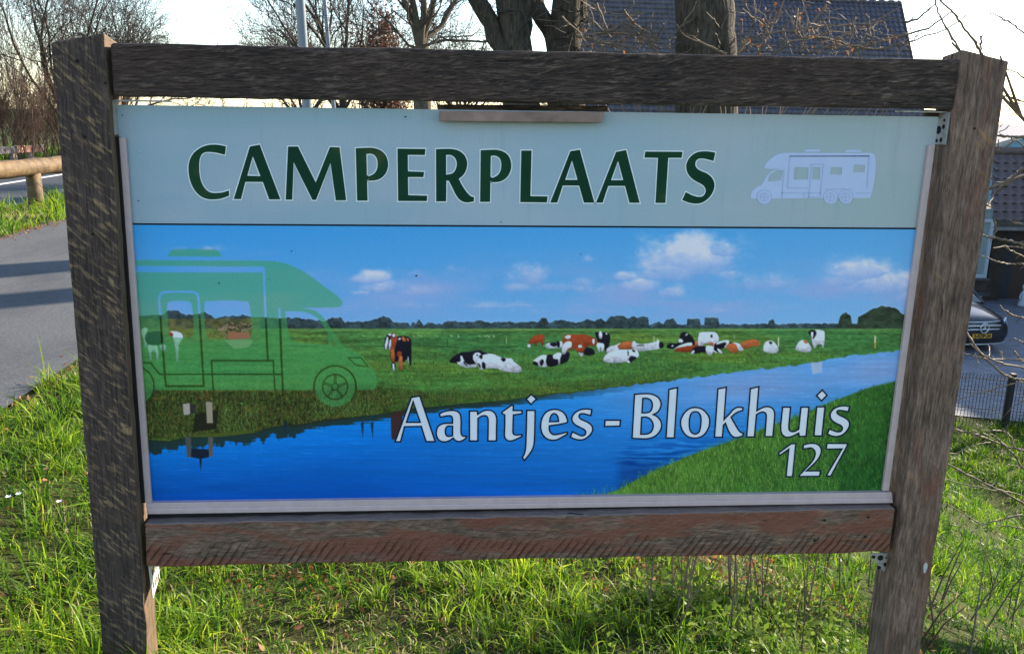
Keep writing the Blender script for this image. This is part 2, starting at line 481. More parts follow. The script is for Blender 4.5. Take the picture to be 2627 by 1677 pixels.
def beam(name, q, y0, dep, mat, seed, n=44, bev=0.006):
    tl, tr, br, bl = [at(p[0], p[1], y0) for p in q]
    qs = []
    for i in range(n + 1):
        t = i / n
        a = bl + (br - bl) * t; b = tl + (tr - tl) * t
        qs.append([a, a + [0, dep, 0], b + [0, dep, 0], b])
    return loft(qs, 0.0012, seed).build(name, mat, sign, bevel=bev, seg=3)
beam('beam', [(277, 109), (2466, 153), (2450, 280), (288, 247)], 0.004, 0.08, m_beam, 3, bev=0.010)
beam('beam', [(371, 1344), (2299, 1303), (2283, 1416), (376, 1454)], 0.006, 0.085, m_low, 4)

def quadbox(name, q, y0, dep, mat, parent=sign, bevel=0.0):
    return MB().prism([at(p[0], p[1], y0) for p in q], (0, dep, 0)).build(name, mat, parent, bevel=bevel)
PANEL = [(298, 269), (2408, 300), (2272, 1290), (382, 1312)]
YP = 0.050
m_header, nt, bs = newmat('header print')
hv = mapping(nt)
setc(nt, bs, (0.3, 0.38, 0.4))
panel = quadbox('panel', PANEL, YP, 0.006, m_header)
quadbox('edge_strip', [(304, 353), (321, 353), (388, 1289), (371, 1289)], 0.036, 0.012, m_alu, bevel=0.002)
quadbox('edge_strip', [(2384, 372), (2400, 372), (2281, 1259), (2265, 1259)], 0.036, 0.012, m_alu, bevel=0.002)
quadbox('shade_strip', [(378, 1308), (2288, 1280), (2290, 1306), (378, 1338)], 0.044, 0.012, m_hole_shade)  # black strip painting the shade under the channel, also stops sun leaking through
quadbox('shade_strip', [(290, 350), (303, 352), (371, 1290), (362, 1290)], 0.030, 0.02, m_hole_shade)  # black strip standing in for the shade between post and edge strip
quadbox('bottom_channel', [(374, 1290), (2288, 1262), (2290, 1276), (375, 1304)], 0.034, 0.030, m_alu, bevel=0.0015)
quadbox('bottom_channel', [(375, 1305), (2290, 1277), (2292, 1290), (376, 1319)], 0.031, 0.034, m_alu, bevel=0.003)
quadbox('batten', [(1127, 285), (1551, 288), (1544, 315), (1127, 311)], 0.018, 0.016, m_batten, bevel=0.002)
quadbox('packing_block', [(1122, 268), (1560, 272), (1556, 300), (1122, 298)], 0.060, 0.02, m_beam)
quadbox('packing_block', [(2378, 282), (2442, 284), (2442, 304), (2378, 302)], 0.06, 0.02, m_beam)
# brackets
quadbox('bracket', [(284, 256), (430, 258), (430, 262), (284, 260)], 0.03, 0.045, m_zinc)
quadbox('bracket', [(284, 258), (289, 258), (296, 346), (291, 346)], 0.024, 0.045, m_zinc)
quadbox('bracket', [(2318, 284), (2444, 286), (2444, 290), (2318, 288)], 0.03, 0.045, m_zinc)
x1 = at(2451, 279, 0.0)[0] - 0.004
za, zb = at(2440, 288, 0.03)[2], at(2432, 372, 0.03)[2]
bk = MB().box((x1 - 0.004, 0.012, zb), (x1, 0.075, za)).build('bracket', m_zinc, sign, bevel=0.0015)
for (yy, f, r) in ((0.052, 0.45, 0.011), (0.03, 0.55, 0.006), (0.034, 0.15, 0.006), (0.055, 0.12, 0.005), (0.03, 0.75, 0.004)):
    MB().lathe([(r, -0.0006), (r, 0.0006)], (x1 - 0.0046, yy, zb + (za - zb) * f), 14, 'x').build('bracket_hole', m_hole_shade, bk)
gu = MB().prism([at(p[0], p[1], 0.046) for p in ((2230, 1419), (2288, 1418), (2281, 1484))], (0, 0.003, 0)).build('bracket', m_zinc, sign, bevel=0.001)
for (u, w, r) in ((2241, 1428, .0055), (2259, 1430, .009), (2272, 1447, .007), (2255, 1455, .006), (2272, 1466, .004), (2275, 1430, .004)):
    c = at(u, w, 0.0452)
    MB().lathe([(r, -0.0005), (r, 0.0005)], c, 14, 'y').build('bracket_hole', m_hole_shade, gu)
xl = at(376, 1465, 0.0)[0] + 0.002
za, zb = at(376, 1456, 0.0)[2], at(378, 1530, 0.03)[2]
bk = MB().prism([(xl, 0.012, za), (xl, 0.088, za), (xl, 0.088, zb + 0.03), (xl, 0.02, zb)], (0.003, 0, 0)).build('bracket', mat_simple('zinc plate', (0.6, 0.58, 0.55), 0.5, 0.3, var=.1), sign)
for yy in (0.03, 0.046, 0.062, 0.076):
    for f in (0.35, 0.72):
        zc = zb + (za - zb) * f
        MB().box((xl + 0.0032, yy - 0.003, zc - 0.009), (xl + 0.0038, yy + 0.003, zc + 0.009)).build('bracket_hole', m_hole_shade, bk)
for (u, w, r) in ((198, 157, .0045), (217, 351, .0042), (238, 601, .0038), (2115, 1334, .004), (2228, 1326, .004), (2090, 1386, .004), (2220, 1376, .004), (2500, 330, .0035), (270, 213, .003)):
    c = at(u, w, -0.0016 if u < 300 or u > 2300 else 0.0035)
    MB().lathe([(r, -0.0006), (r, 0.0006)], c, 12, 'y').build('nail_hole', m_hole_shade, sign)
c = at(2374, 1456, -0.0018)
MB().prism([c + [0.006 * math.cos(a) * (1 + .2 * math.sin(3 * a)), 0, 0.018 * math.sin(a)] for a in np.linspace(0, 6.28, 14)[:-1]], (0, 0.0008, 0)).build('bird_dropping', mat_simple('dropping', (0.45, 0.44, 0.42), .8), sign)

# ------------------------------------------------------------------ the printed picture on the panel
GAIN = np.array([0.455, 0.585, 0.705])      # brightness a white print has in this shade
def pr(c):
    return tuple(np.clip(lin(c) / GAIN, 0.0, 0.92))

def smooth(pts, step=4.0, closed=True):
    """(x, y) corner, (x, y, 1) curve point -> dense polyline"""
    n = len(pts); P = [np.array(p[:2], float) for p in pts]; S = [len(p) > 2 for p in pts]
    out = []
    for i in range(n if closed else n - 1):
        a, b = P[i], P[(i + 1) % n]
        if not (S[i] or S[(i + 1) % n]):
            out.append(a); continue
        ta = (P[(i + 1) % n] - P[i - 1]) * 0.5 if S[i] else (b - a)
        tb = (P[(i + 2) % n] - a) * 0.5 if S[(i + 1) % n] else (b - a)
        L = np.linalg.norm(b - a)
        ta = ta / (np.linalg.norm(ta) + 1e-9) * L; tb = tb / (np.linalg.norm(tb) + 1e-9) * L
        k = max(2, int(L / step))
        for j in range(k):
            t = j / k
            out.append((2 * t**3 - 3 * t**2 + 1) * a + (t**3 - 2 * t**2 + t) * ta + (-2 * t**3 + 3 * t**2) * b + (t**3 - t**2) * tb)
    if not closed: out.append(P[-1])
    return np.array(out)

PX0, PY0, PX1, PY1 = 316, 556, 2392, 1316
IW, IH = PX1 - PX0, PY1 - PY0
img = np.zeros((IH, IW, 3))
gxx, gyy = np.meshgrid(np.arange(IW) + PX0 + 0.5, np.arange(IH) + PY0 + 0.5)

def vnoise(sx, sy, seed, octv=3, w=None, h=None):
    w = w or IW; h = h or IH; r = np.random.default_rng(seed); tot = np.zeros((h, w)); amp = 1.0; s = 0
    for o in range(octv):
        nx_, ny_ = int(w / sx) + 3, int(h / sy) + 3
        g = r.random((ny_, nx_))
        xs = np.arange(w) / sx; ys = np.arange(h) / sy
        x0 = xs.astype(int); y0 = ys.astype(int); fx = xs - x0; fy = ys - y0
        fx = fx * fx * (3 - 2 * fx); fy = fy * fy * (3 - 2 * fy)
        a = g[y0][:, x0] * (1 - fx) + g[y0][:, x0 + 1] * fx
        b = g[y0 + 1][:, x0] * (1 - fx) + g[y0 + 1][:, x0 + 1] * fx
        tot += amp * (a * (1 - fy)[:, None] + b * fy[:, None]); s += amp
        amp *= 0.55; sx = max(sx / 2, 1); sy = max(sy / 2, 1)
    return tot / s

def cover(poly, ss=2, pad=2):
    poly = np.asarray(poly, float)
    x0 = max(int(poly[:, 0].min()) - pad, PX0); x1 = min(int(poly[:, 0].max()) + pad + 1, PX1)
    y0 = max(int(poly[:, 1].min()) - pad, PY0); y1 = min(int(poly[:, 1].max()) + pad + 1, PY1)
    if x1 <= x0 or y1 <= y0: return None
    xs = x0 + (np.arange((x1 - x0) * ss) + 0.5) / ss; ys = y0 + (np.arange((y1 - y0) * ss) + 0.5) / ss
    ins = np.zeros((len(ys), len(xs)), bool)
    n = len(poly)
    for i in range(n):
        (ax, ay), (bx, by) = poly[i], poly[(i + 1) % n]
        if ay == by: continue
        rows = np.where((ys >= min(ay, by)) & (ys < max(ay, by)))[0]
        if len(rows) == 0: continue
        xc = ax + (ys[rows] - ay) * (bx - ax) / (by - ay)
        ins[rows] ^= xs[None, :] < xc[:, None]
    c = ins.reshape(y1 - y0, ss, x1 - x0, ss).mean((1, 3))
    return (slice(y0 - PY0, y1 - PY0), slice(x0 - PX0, x1 - PX0)), c
def blur(a, n):
    if n < 1: return a
    k = np.hanning(2 * n + 3)[1:-1]; k /= k.sum()
    a = np.apply_along_axis(lambda v: np.convolve(v, k, 'same'), 0, a)
    return np.apply_along_axis(lambda v: np.convolve(v, k, 'same'), 1, a)
def paint(poly, c, alpha=1.0, soft=0):
    r = cover(poly, 2, 2 + 2 * soft)
    if r is None: return
    sl, a = r
    if soft: a = blur(a, soft)
    a = (a * alpha)[..., None]
    img[sl] = img[sl] * (1 - a) + np.asarray(c, float) * a
def stroke_mask(mask, path, w):
    path = np.asarray(path, float)
    for (a, b) in zip(path[:-1], path[1:]):
        x0 = int(min(a[0], b[0]) - w - 2); x1 = int(max(a[0], b[0]) + w + 3); y0 = int(min(a[1], b[1]) - w - 2); y1 = int(max(a[1], b[1]) + w + 3)
        x0 = max(x0, PX0); y0 = max(y0, PY0); x1 = min(x1, PX1); y1 = min(y1, PY1)
        if x1 <= x0 or y1 <= y0: continue
        sl = (slice(y0 - PY0, y1 - PY0), slice(x0 - PX0, x1 - PX0))
        qx, qy = gxx[sl], gyy[sl]; d = b - a; L = d @ d + 1e-9
        t = np.clip(((qx - a[0]) * d[0] + (qy - a[1]) * d[1]) / L, 0, 1)
        dist = np.hypot(qx - a[0] - t * d[0], qy - a[1] - t * d[1])
        mask[sl] = np.maximum(mask[sl], np.clip(w / 2 - dist + 0.5, 0, 1))
def stroke(path, w, c, alpha=1.0):
    P_ = np.asarray(path, float)
    sl = (slice(max(int(P_[:, 1].min() - w - 3) - PY0, 0), max(int(P_[:, 1].max() + w + 4) - PY0, 0)), slice(max(int(P_[:, 0].min() - w - 3) - PX0, 0), max(int(P_[:, 0].max() + w + 4) - PX0, 0)))
    m = np.zeros((IH, IW)); stroke_mask(m, path, w)
    a = (m[sl] * alpha)[..., None]; img[sl] = img[sl] * (1 - a) + np.asarray(c, float) * a
def blades(n, region, seed, cols, lmin, lmax, lean=0.3):
    """short grass strokes with feet inside region(x, y)"""
    r = np.random.default_rng(seed)
    x = r.uniform(PX0, PX1, n); y = r.uniform(PY0, PY1, n)
    k = region(x, y); x, y = x[k], y[k]; n = len(x)
    L = r.uniform(lmin, lmax, n) * np.interp(y, [840, 1300], [0.35, 1.25]); s = r.normal(0, lean, n); cv = r.normal(0, 0.25, n)
    o = np.argsort(y); x, y, L, s, cv = x[o], y[o], L[o], s[o], cv[o]
    cidx = r.integers(0, len(cols), n); C = np.array(cols, float)[cidx] * r.uniform(0.75, 1.2, (n, 1))
    for t in np.linspace(0, 1, 16):
        xx = (x + (s * t + cv * t * t) * L - PX0).astype(int); yy = (y - L * t - PY0).astype(int)
        ok = (xx >= 0) & (xx < IW) & (yy >= 0) & (yy < IH)
        img[yy[ok], xx[ok]] = img[yy[ok], xx[ok]] * 0.45 + C[ok] * 0.55

def Z(ox, oy, s, *pts):
    return [(ox + p[0] / s, oy + p[1] / s) + tuple(p[2:]) for p in pts]

# sky
tv = np.clip((gyy - 575) / 265, 0, 1)[..., None]; th = np.clip((gxx - 340) / 2000, 0, 1)[..., None]
top = np.array([44, 132, 204]) * (1 - th) + np.array([70, 142, 204]) * th
bot = np.array([92, 150, 210]) * (1 - th) + np.array([108, 158, 210]) * th
img[:] = top * (1 - tv) + bot * tv
n1 = vnoise(260, 60, 3, 4); n2 = vnoise(90, 40, 4, 4)
haze = np.clip((n1 - 0.45) * 3, 0, 1) * np.exp(-((gyy - 755) / 62) ** 2) * 0.95
img[:] = img * (1 - haze[..., None]) + np.array([122, 150, 205]) * haze[..., None]
fb1 = 0.6 * vnoise(70, 46, 5, 5) + 0.4 * vnoise(22, 16, 6, 4)
dens = np.zeros((IH, IW)); lightc = np.zeros((IH, IW))
for (x, y, w, h, a) in ((1770, 668, 105, 62, 1.0), (1735, 690, 70, 40, .85), (1835, 648, 60, 30, .8), (1700, 705, 60, 26, .6), (952, 714, 46, 20, .95), (1000, 738, 60, 22, .7), (1060, 748, 80, 20, .62), (1075, 705, 40, 22, .55), (925, 752, 26, 7, .6), (1362, 712, 56, 34, .8), (1330, 735, 50, 20, .55), (1450, 735, 95, 24, .6), (1480, 728, 70, 22, .6), (1600, 712, 34, 16, .75), (1640, 735, 70, 22, .65), (1560, 745, 90, 22, .5), (1722, 755, 34, 28, .75), (1700, 778, 30, 20, .55), (1868, 708, 40, 18, .65), (1960, 728, 120, 26, .5), (2210, 700, 70, 34, .9), (2170, 722, 60, 24, .6), (2270, 738, 90, 44, .85), (2330, 760, 70, 40, .7), (1180, 695, 70, 22, .42), (1510, 668, 18, 12, .5), (530, 640, 50, 10, .5), (450, 640, 70, 12, .35), (680, 650, 60, 12, .35), (800, 705, 60, 14, .4), (1200, 785, 400, 12, .42), (1700, 800, 500, 14, .4), (2150, 790, 300, 14, .42)):
    w *= 1.25; h *= 1.15
    dy_ = (gyy - y) / np.where(gyy > y, h * .7, h)
    g_ = a * np.exp(-((gxx - x) / w) ** 2 - dy_ ** 2)
    up_ = np.clip(.55 - .55 * dy_, 0, 1)
    lightc = np.where(g_ > dens, up_ * a, lightc); dens = np.maximum(dens, g_)
t_c = np.clip((dens + (fb1 - .5) * 1.15 - .15) / .6, 0, 1); t_c = t_c * t_c * (3 - 2 * t_c) * np.clip(dens * 2.2, 0, 1)
lc = np.clip(lightc * 1.2 + (fb1 - .5) * 1.0, 0, 1)[..., None]
cc_ = np.array([112, 142, 200]) * (1 - lc) + np.array([176, 188, 222]) * lc
a_ = (t_c * (.55 + .42 * lc[..., 0]))[..., None]
img[:] = img * (1 - a_) + cc_ * a_
# field
HZ = 839.0
yv = np.clip((gyy - HZ) / 430, 0, 1)[..., None]
field = np.array([72, 124, 68]) * (1 - yv) + np.array([74, 112, 40]) * yv
f1 = vnoise(60, 6, 31, 4); f2 = vnoise(9, 3, 32, 3); f3 = vnoise(220, 40, 33, 3)
field = field * (0.66 + 0.42 * f1 + 0.5 * (f2 - 0.5))[..., None]
field = field * (1 + np.array([0.35, 0.02, -0.2]) * np.clip((f3 - 0.5) * 2, -0.3, 1)[..., None])
pt = np.clip((vnoise(150, 9, 34, 4) - .5) * 3, -1, 1)[..., None]
field = field * (1 + .16 * pt * np.array([1.0, .7, .5])); sh2 = np.clip((gyy - 960) / 80, 0, 1)[..., None] * np.clip((vnoise(60, 10, 35, 3) - .42) * 4, 0, 1)[..., None]
field = field * (1 - .45 * sh2) + np.array([92, 74, 42]) * .45 * sh2
msk = (np.clip(gyy - HZ + 0.5, 0, 1))[..., None]
img[:] = img * (1 - msk) + field * msk
band = np.exp(-((gyy - 845) / 4) ** 2)[..., None] * (0.5 + 0.5 * f1[..., None])
img[:] = img * (1 - 0.5 * band) + np.array([110, 150, 90]) * 0.5 * band
for (y, x0, x1, a) in ((851, 700, 1500, .6), (889, 940, 1330, .75), (872, 700, 1300, .25), (853, 1800, 1900, .5), (887, 560, 960, .6)):
    m = np.exp(-((gyy - y - 2 * np.sin(gxx / 60)) / 1.6) ** 2) * ((gxx > x0) & (gxx < x1)) * np.clip((vnoise(40, 30, int(y), 2) - .35) * 4, 0, 1) * a
    img[:] = img * (1 - m[..., None]) + np.array([28, 48, 26]) * m[..., None]
# far trees
prof = [(316, 811), (350, 811), (420, 806), (431, 797), (457, 795), (467, 805), (493, 808), (525, 800), (541, 808), (551, 816), (584, 811), (623, 808), (642, 813), (720, 815), (763, 815), (834, 824), (854, 813), (876, 815), (884, 826), (932, 824), (971, 816), (984, 811), (1000, 817), (1009, 827), (1047, 827), (1053, 836), (1059, 825), (1068, 830), (1075, 819), (1082, 827), (1087, 833), (1100, 825), (1115, 831), (1134, 831), (1140, 825), (1168, 823), (1174, 827), (1215, 824), (1224, 820), (1243, 824), (1262, 828), (1293, 825), (1324, 827), (1383, 825), (1389, 816), (1402, 816), (1408, 827), (1433, 820), (1455, 824), (1480, 828), (1508, 819), (1526, 822), (1542, 816), (1554, 824), (1561, 815), (1573, 810), (1601, 810), (1610, 816), (1626, 811), (1635, 817), (1651, 811), (1663, 813), (1665, 833), (1691, 824), (1702, 831), (1708, 821), (1726, 817), (1734, 826), (1737, 833), (1762, 833), (1763, 818), (1795, 817), (1798, 833), (1807, 833), (1808, 815), (1842, 814), (1846, 831), (1970, 831), (1973, 821), (1984, 819), (1989, 831), (2150, 830), (2156, 810), (2170, 802), (2182, 810), (2186, 830), (2199, 831), (2202, 812), (2220, 804), (2237, 792), (2263, 785), (2298, 789), (2313, 804), (2330, 812), (2392, 815)]
pa = np.array(prof); tr_y = np.interp(gxx[0], pa[:, 0], pa[:, 1]) + (vnoise(9, 4, 41, 3, IW, 8)[0] - .5) * 6
tn = vnoise(14, 8, 42, 4); tn2 = vnoise(4, 3, 43, 2)
crown_n = vnoise(17, 400, 45, 2); vpos = np.clip((gyy - tr_y[None, :]) / 24, 0, 1)
tc = np.array([46, 64, 72]) * (0.42 + 0.7 * tn + 0.6 * (tn2 - .5) + .55 * crown_n * (1 - .6 * vpos))[..., None]
right_dark = np.clip((gxx - 2140) / 20, 0, 1)[..., None]
tc = tc * (1 - right_dark) + np.array([46, 62, 52]) * (0.5 + 0.8 * tn)[..., None] * right_dark
m = np.clip(gyy - tr_y[None, :] + 0.5, 0, 1) * np.clip(HZ + 3 - gyy + 2 * f2, 0, 1)
halo = np.exp(-((gyy - tr_y[None, :] + 2.2) / 1.4) ** 2) * 0.28
img[:] = img * (1 - halo[..., None]) + np.array([150, 180, 215]) * halo[..., None]
img[:] = img * (1 - m[..., None]) + tc * m[..., None]
# scrub and cut wood behind the camper windows
mm = ((gyy > 819 - 4 * tn) & (gyy < 878) & (gxx < 668)); a = (mm * (0.35 + 0.6 * vnoise(30, 12, 44, 3)))[..., None]
img[:] = img * (1 - a) + np.array([92, 92, 48]) * (0.5 + tn)[..., None] * a
for i in range(60):
    r_ = np.random.default_rng(i); x, y = r_.uniform(552, 640), r_.uniform(828, 862)
    stroke([(x, y), (x + r_.uniform(-16, 16), y + r_.uniform(-10, 10))], r_.uniform(1.2, 3), (52, 40, 34) if i % 2 else (128, 112, 98))
paint([(585, 850), (640, 852), (642, 872), (585, 872)], (128, 92, 72)); paint([(575, 872), (650, 872), (640, 890), (600, 895)], (150, 150, 120), .8)
# dark bank
bank = smooth([(316, 1000), (560, 1002), (800, 1003), (900, 985, 1), (1050, 1000, 1), (1180, 1005, 1), (1400, 985, 1), (1800, 945, 1), (1700, 985), (1200, 1040), (900, 1075), (640, 1110), (316, 1130)])
r = cover(bank, 1, 2); sl, a = r
bn = vnoise(10, 5, 51, 4)[sl]; b2 = vnoise(36, 14, 52, 3)[sl]
bc = np.array([46, 54, 28]) * (0.05 + 1.5 * bn)[..., None] + np.clip(b2 - .6, 0, 1)[..., None] * np.array([150, 60, 30])
wgt = blur(a, 5)[..., None] * np.clip((1500 - gxx[sl]) / 700, 0.25, 0.95)[..., None]
img[sl] = img[sl] * (1 - wgt) + bc * wgt
water_top = [(316, 1128), (381, 1131), (435, 1134), (480, 1124), (600, 1118), (659, 1111), (704, 1097), (779, 1090), (838, 1079), (913, 1073), (988, 1064), (1050, 1052), (1104, 1047), (1195, 1038), (1299, 1030), (1374, 1018), (1417, 1012), (1491, 1006), (1570, 995), (1631, 987), (1696, 980), (1789, 967), (1912, 952), (2071, 932), (2173, 914), (2308, 898), (2392, 884)]
wa = np.array(water_top)
wt_y = np.interp(gxx[0], wa[:, 0], wa[:, 1])
grass_ok = lambda x, y: (y > 905) & (y < np.interp(x, wa[:, 0], wa[:, 1]))
blades(60000, grass_ok, 61, [(70, 118, 44), (52, 96, 34), (92, 132, 60), (34, 62, 26), (84, 110, 40)], 5, 16)
dk = lambda x, y: (y > 1000) & (x < 1000) & (y < np.interp(x, wa[:, 0], wa[:, 1]))
blades(90000, dk, 62, [(40, 56, 26), (24, 30, 16), (70, 92, 40), (88, 98, 52), (30, 44, 22), (96, 76, 44)], 6, 18)
rd = lambda x, y: (((x > 570) & (x < 660) & (y > 1050)) | ((x > 800) & (y > 1010) & (x < 960) & (y > 1030))) & (y < np.interp(x, wa[:, 0], wa[:, 1]))
blades(60000, rd, 63, [(110, 140, 80), (84, 124, 62), (60, 96, 44), (20, 26, 14)], 18, 34, 0.18)
# water
wb = np.clip((gyy - wt_y[None, :]) / (1300 - wt_y[None, :] + 1), 0, 1)[..., None]
wth = np.clip((gxx - 900) / 1200, 0, 1)[..., None]
wc = (np.array([8, 112, 206]) * (1 - wb) + np.array([0, 62, 152]) * wb) * (1 - wth) + (np.array([70, 138, 206]) * (1 - wb) + np.array([0, 88, 176]) * wb) * wth
lav = np.exp(-((gyy - np.interp(gxx, [1200, 1700, 2350], [1040, 1015, 940])) / 55) ** 2) * np.clip((gxx - 1480) / 300, 0, 1) * 0.75 * (0.4 + 0.9 * vnoise(160, 50, 71, 3))
wc = wc * (1 - lav[..., None]) + np.array([112, 140, 194]) * lav[..., None]
wc = wc * (0.86 + 0.16 * vnoise(120, 3, 72, 3) + 0.12 * vnoise(260, 26, 77, 3))[..., None]
wc = wc + (np.clip(vnoise(26, 2, 78, 2) - .62, 0, 1) * 60 * np.clip(1.2 - wb[..., 0], 0, 1))[..., None] * np.array([.7, .9, 1.0])
rip = np.clip((gxx - 1560) / 60, 0, 1) * np.clip((1960 - gxx) / 200, 0, 1) * np.exp(-((gyy - np.interp(gxx, [1560, 1900], [1195, 1135])) / 42) ** 2)
rs = np.sin(gyy / 2.6 + 3 * vnoise(70, 12, 73, 3) * 3.0)
wc = wc + (rip * (rs * 24 - 16))[..., None] * np.array([0.5, 0.9, 1.0])
dkw = (np.clip((gxx - 1575) / 25, 0, 1) * np.clip((1725 - gxx) / 60, 0, 1) * np.clip((gyy - 1165) / 40, 0, 1) * 0.62)[..., None]
wc = wc * (1 - dkw) + np.array([10, 52, 120]) * dkw
edge_n = (vnoise(14, 30, 74, 3, IW, 8)[0] - .5) * 9
m = np.clip(gyy - (wt_y + edge_n)[None, :] + 0.5, 0, 1)
img[:] = img * (1 - m[..., None]) + wc * m[..., None]
# reflections of the bank
refl_h = 10 + 26 * vnoise(12, 40, 75, 3, IW, 8)[0] * np.clip((1150 - gxx[0]) / 500, 0.25, 1) * (0.5 + vnoise(60, 40, 76, 2, IW, 8)[0])
d_ = gyy - wt_y[None, :]
rip2 = (np.sin(gyy / 1.7 + 6 * vnoise(30, 8, 79, 2)) * 3)
m = np.clip((refl_h[None, :] - d_ + rip2) / 4, 0, 1) * (d_ > -4) * np.clip((1700 - gxx) / 500, 0.0, 0.9)
img[:] = img * (1 - m[..., None]) + np.array([26, 40, 34]) * m[..., None]
paint([(475, 1120), (490, 1122), (492, 1172), (480, 1172)], (62, 70, 74)); paint([(534, 1120), (547, 1122), (546, 1170), (535, 1170)], (72, 78, 80))
paint([(490, 1150), (536, 1152), (536, 1172), (518, 1176), (515, 1210), (511, 1176), (490, 1172)], (18, 28, 46))
for x in (733, 930, 955): paint([(x - 5, 1085), (x + 4, 1080), (x + 1, 1125)], (20, 38, 52), .9)
paint([(1002, 1062), (1034, 1052), (1030, 1110), (1012, 1128), (1004, 1125)], (52, 32, 34), .95)
paint([(2080, 930), (2110, 927), (2108, 955), (2084, 960)], (150, 165, 195), .7)
paint([(469, 1036), (487, 1034), (488, 1062), (471, 1064)], (140, 142, 140)); paint([(487, 1034), (504, 1038), (500, 1058), (488, 1062)], (40, 42, 44))
paint([(528, 1030), (545, 1031), (546, 1088), (530, 1088)], (120, 118, 106)); paint([(500, 1062), (560, 1050), (556, 1100), (495, 1108)], (22, 24, 20), .8); paint([(529, 1030), (544, 1031), (546, 1084), (531, 1084)], (128, 126, 114))
paint(smooth([(480, 1120), (560, 1110, 1), (640, 1104, 1), (662, 1108), (560, 1120, 1)]), (62, 78, 34), .9)
# near bank, lower right
nb = smooth([(1390, 1300), (1490, 1278, 1), (1580, 1258, 1), (1640, 1226, 1), (1700, 1198, 1), (1790, 1160, 1), (1860, 1136, 1), (1930, 1112, 1), (1965, 1096, 1), (2040, 1070, 1), (2100, 1044, 1), (2160, 1020, 1), (2230, 994, 1), (2310, 975, 1), (2392, 960), (2392, 1316), (1390, 1316)])
r = cover(nb, 1, 8); sl, a = r
gn = vnoise(7, 12, 81, 4)[sl]; g2 = vnoise(80, 60, 82, 3)[sl]
dark = np.clip((gxx[sl] + (gyy[sl] - 1000) * 0.9 - 1900) / 560, 0, 1)[..., None]
gc = (np.array([76, 122, 48]) * (1 - dark) + np.array([26, 76, 36]) * dark) * (0.62 + 0.5 * gn + 0.35 * (g2 - .5))[..., None]
aa = blur(a, 3)[..., None]
img[sl] = img[sl] * (1 - aa) + gc * aa
nbx = nb[nb[:, 0].argsort()]
def onb(x, y): return (x > 1480) & (y > np.interp(x, [1480, 1580, 1700, 1860, 1965, 2100, 2230, 2392], [1280, 1258, 1198, 1136, 1096, 1044, 994, 960]))
blades(90000, lambda x, y: onb(x, y) & (x < 2150), 64, [(96, 148, 62), (70, 120, 44), (42, 86, 34), (120, 164, 84), (32, 70, 30)], 8, 20, 0.25)
blades(60000, lambda x, y: onb(x, y) & (x >= 2000), 65, [(50, 104, 42), (32, 82, 36), (72, 122, 52), (24, 62, 28)], 5, 12, 0.2)
for (x, y) in ((1490, 1255), (1500, 1268), (1430, 1275), (1540, 1262), (1420, 1268)): blades(4000, lambda u, w: (abs(u - x) < 7) & (abs(w - y - 18) < 10), int(x), [(70, 120, 90), (50, 100, 80)], 16, 34, 0.2)
# birds, fence stakes
for i in range(26):
    r_ = np.random.default_rng(900 + i); x = r_.uniform(930, 1270); y = 863 + r_.uniform(-2, 2) - (x - 950) * 0.004
    paint([(x - 2, y - 1.4), (x + 2, y - 1.4), (x + 2, y + 1.4), (x - 2, y + 1.4)], (150, 185, 150), .7)
for (x, y0, y1, c, w) in ((1082, 868, 888, (70, 100, 60), 2), (1148, 868, 888, (40, 70, 40), 2), (1299, 866, 880, (120, 150, 110), 2.4), (1678, 862, 876, (150, 165, 130), 2), (1997, 866, 888, (176, 186, 170), 3), (2245, 863, 878, (176, 178, 150), 4), (2245, 878, 892, (170, 140, 50), 3), (1884, 858, 868, (110, 140, 100), 2)):
    stroke([(x, y0), (x, y1)], w, c)
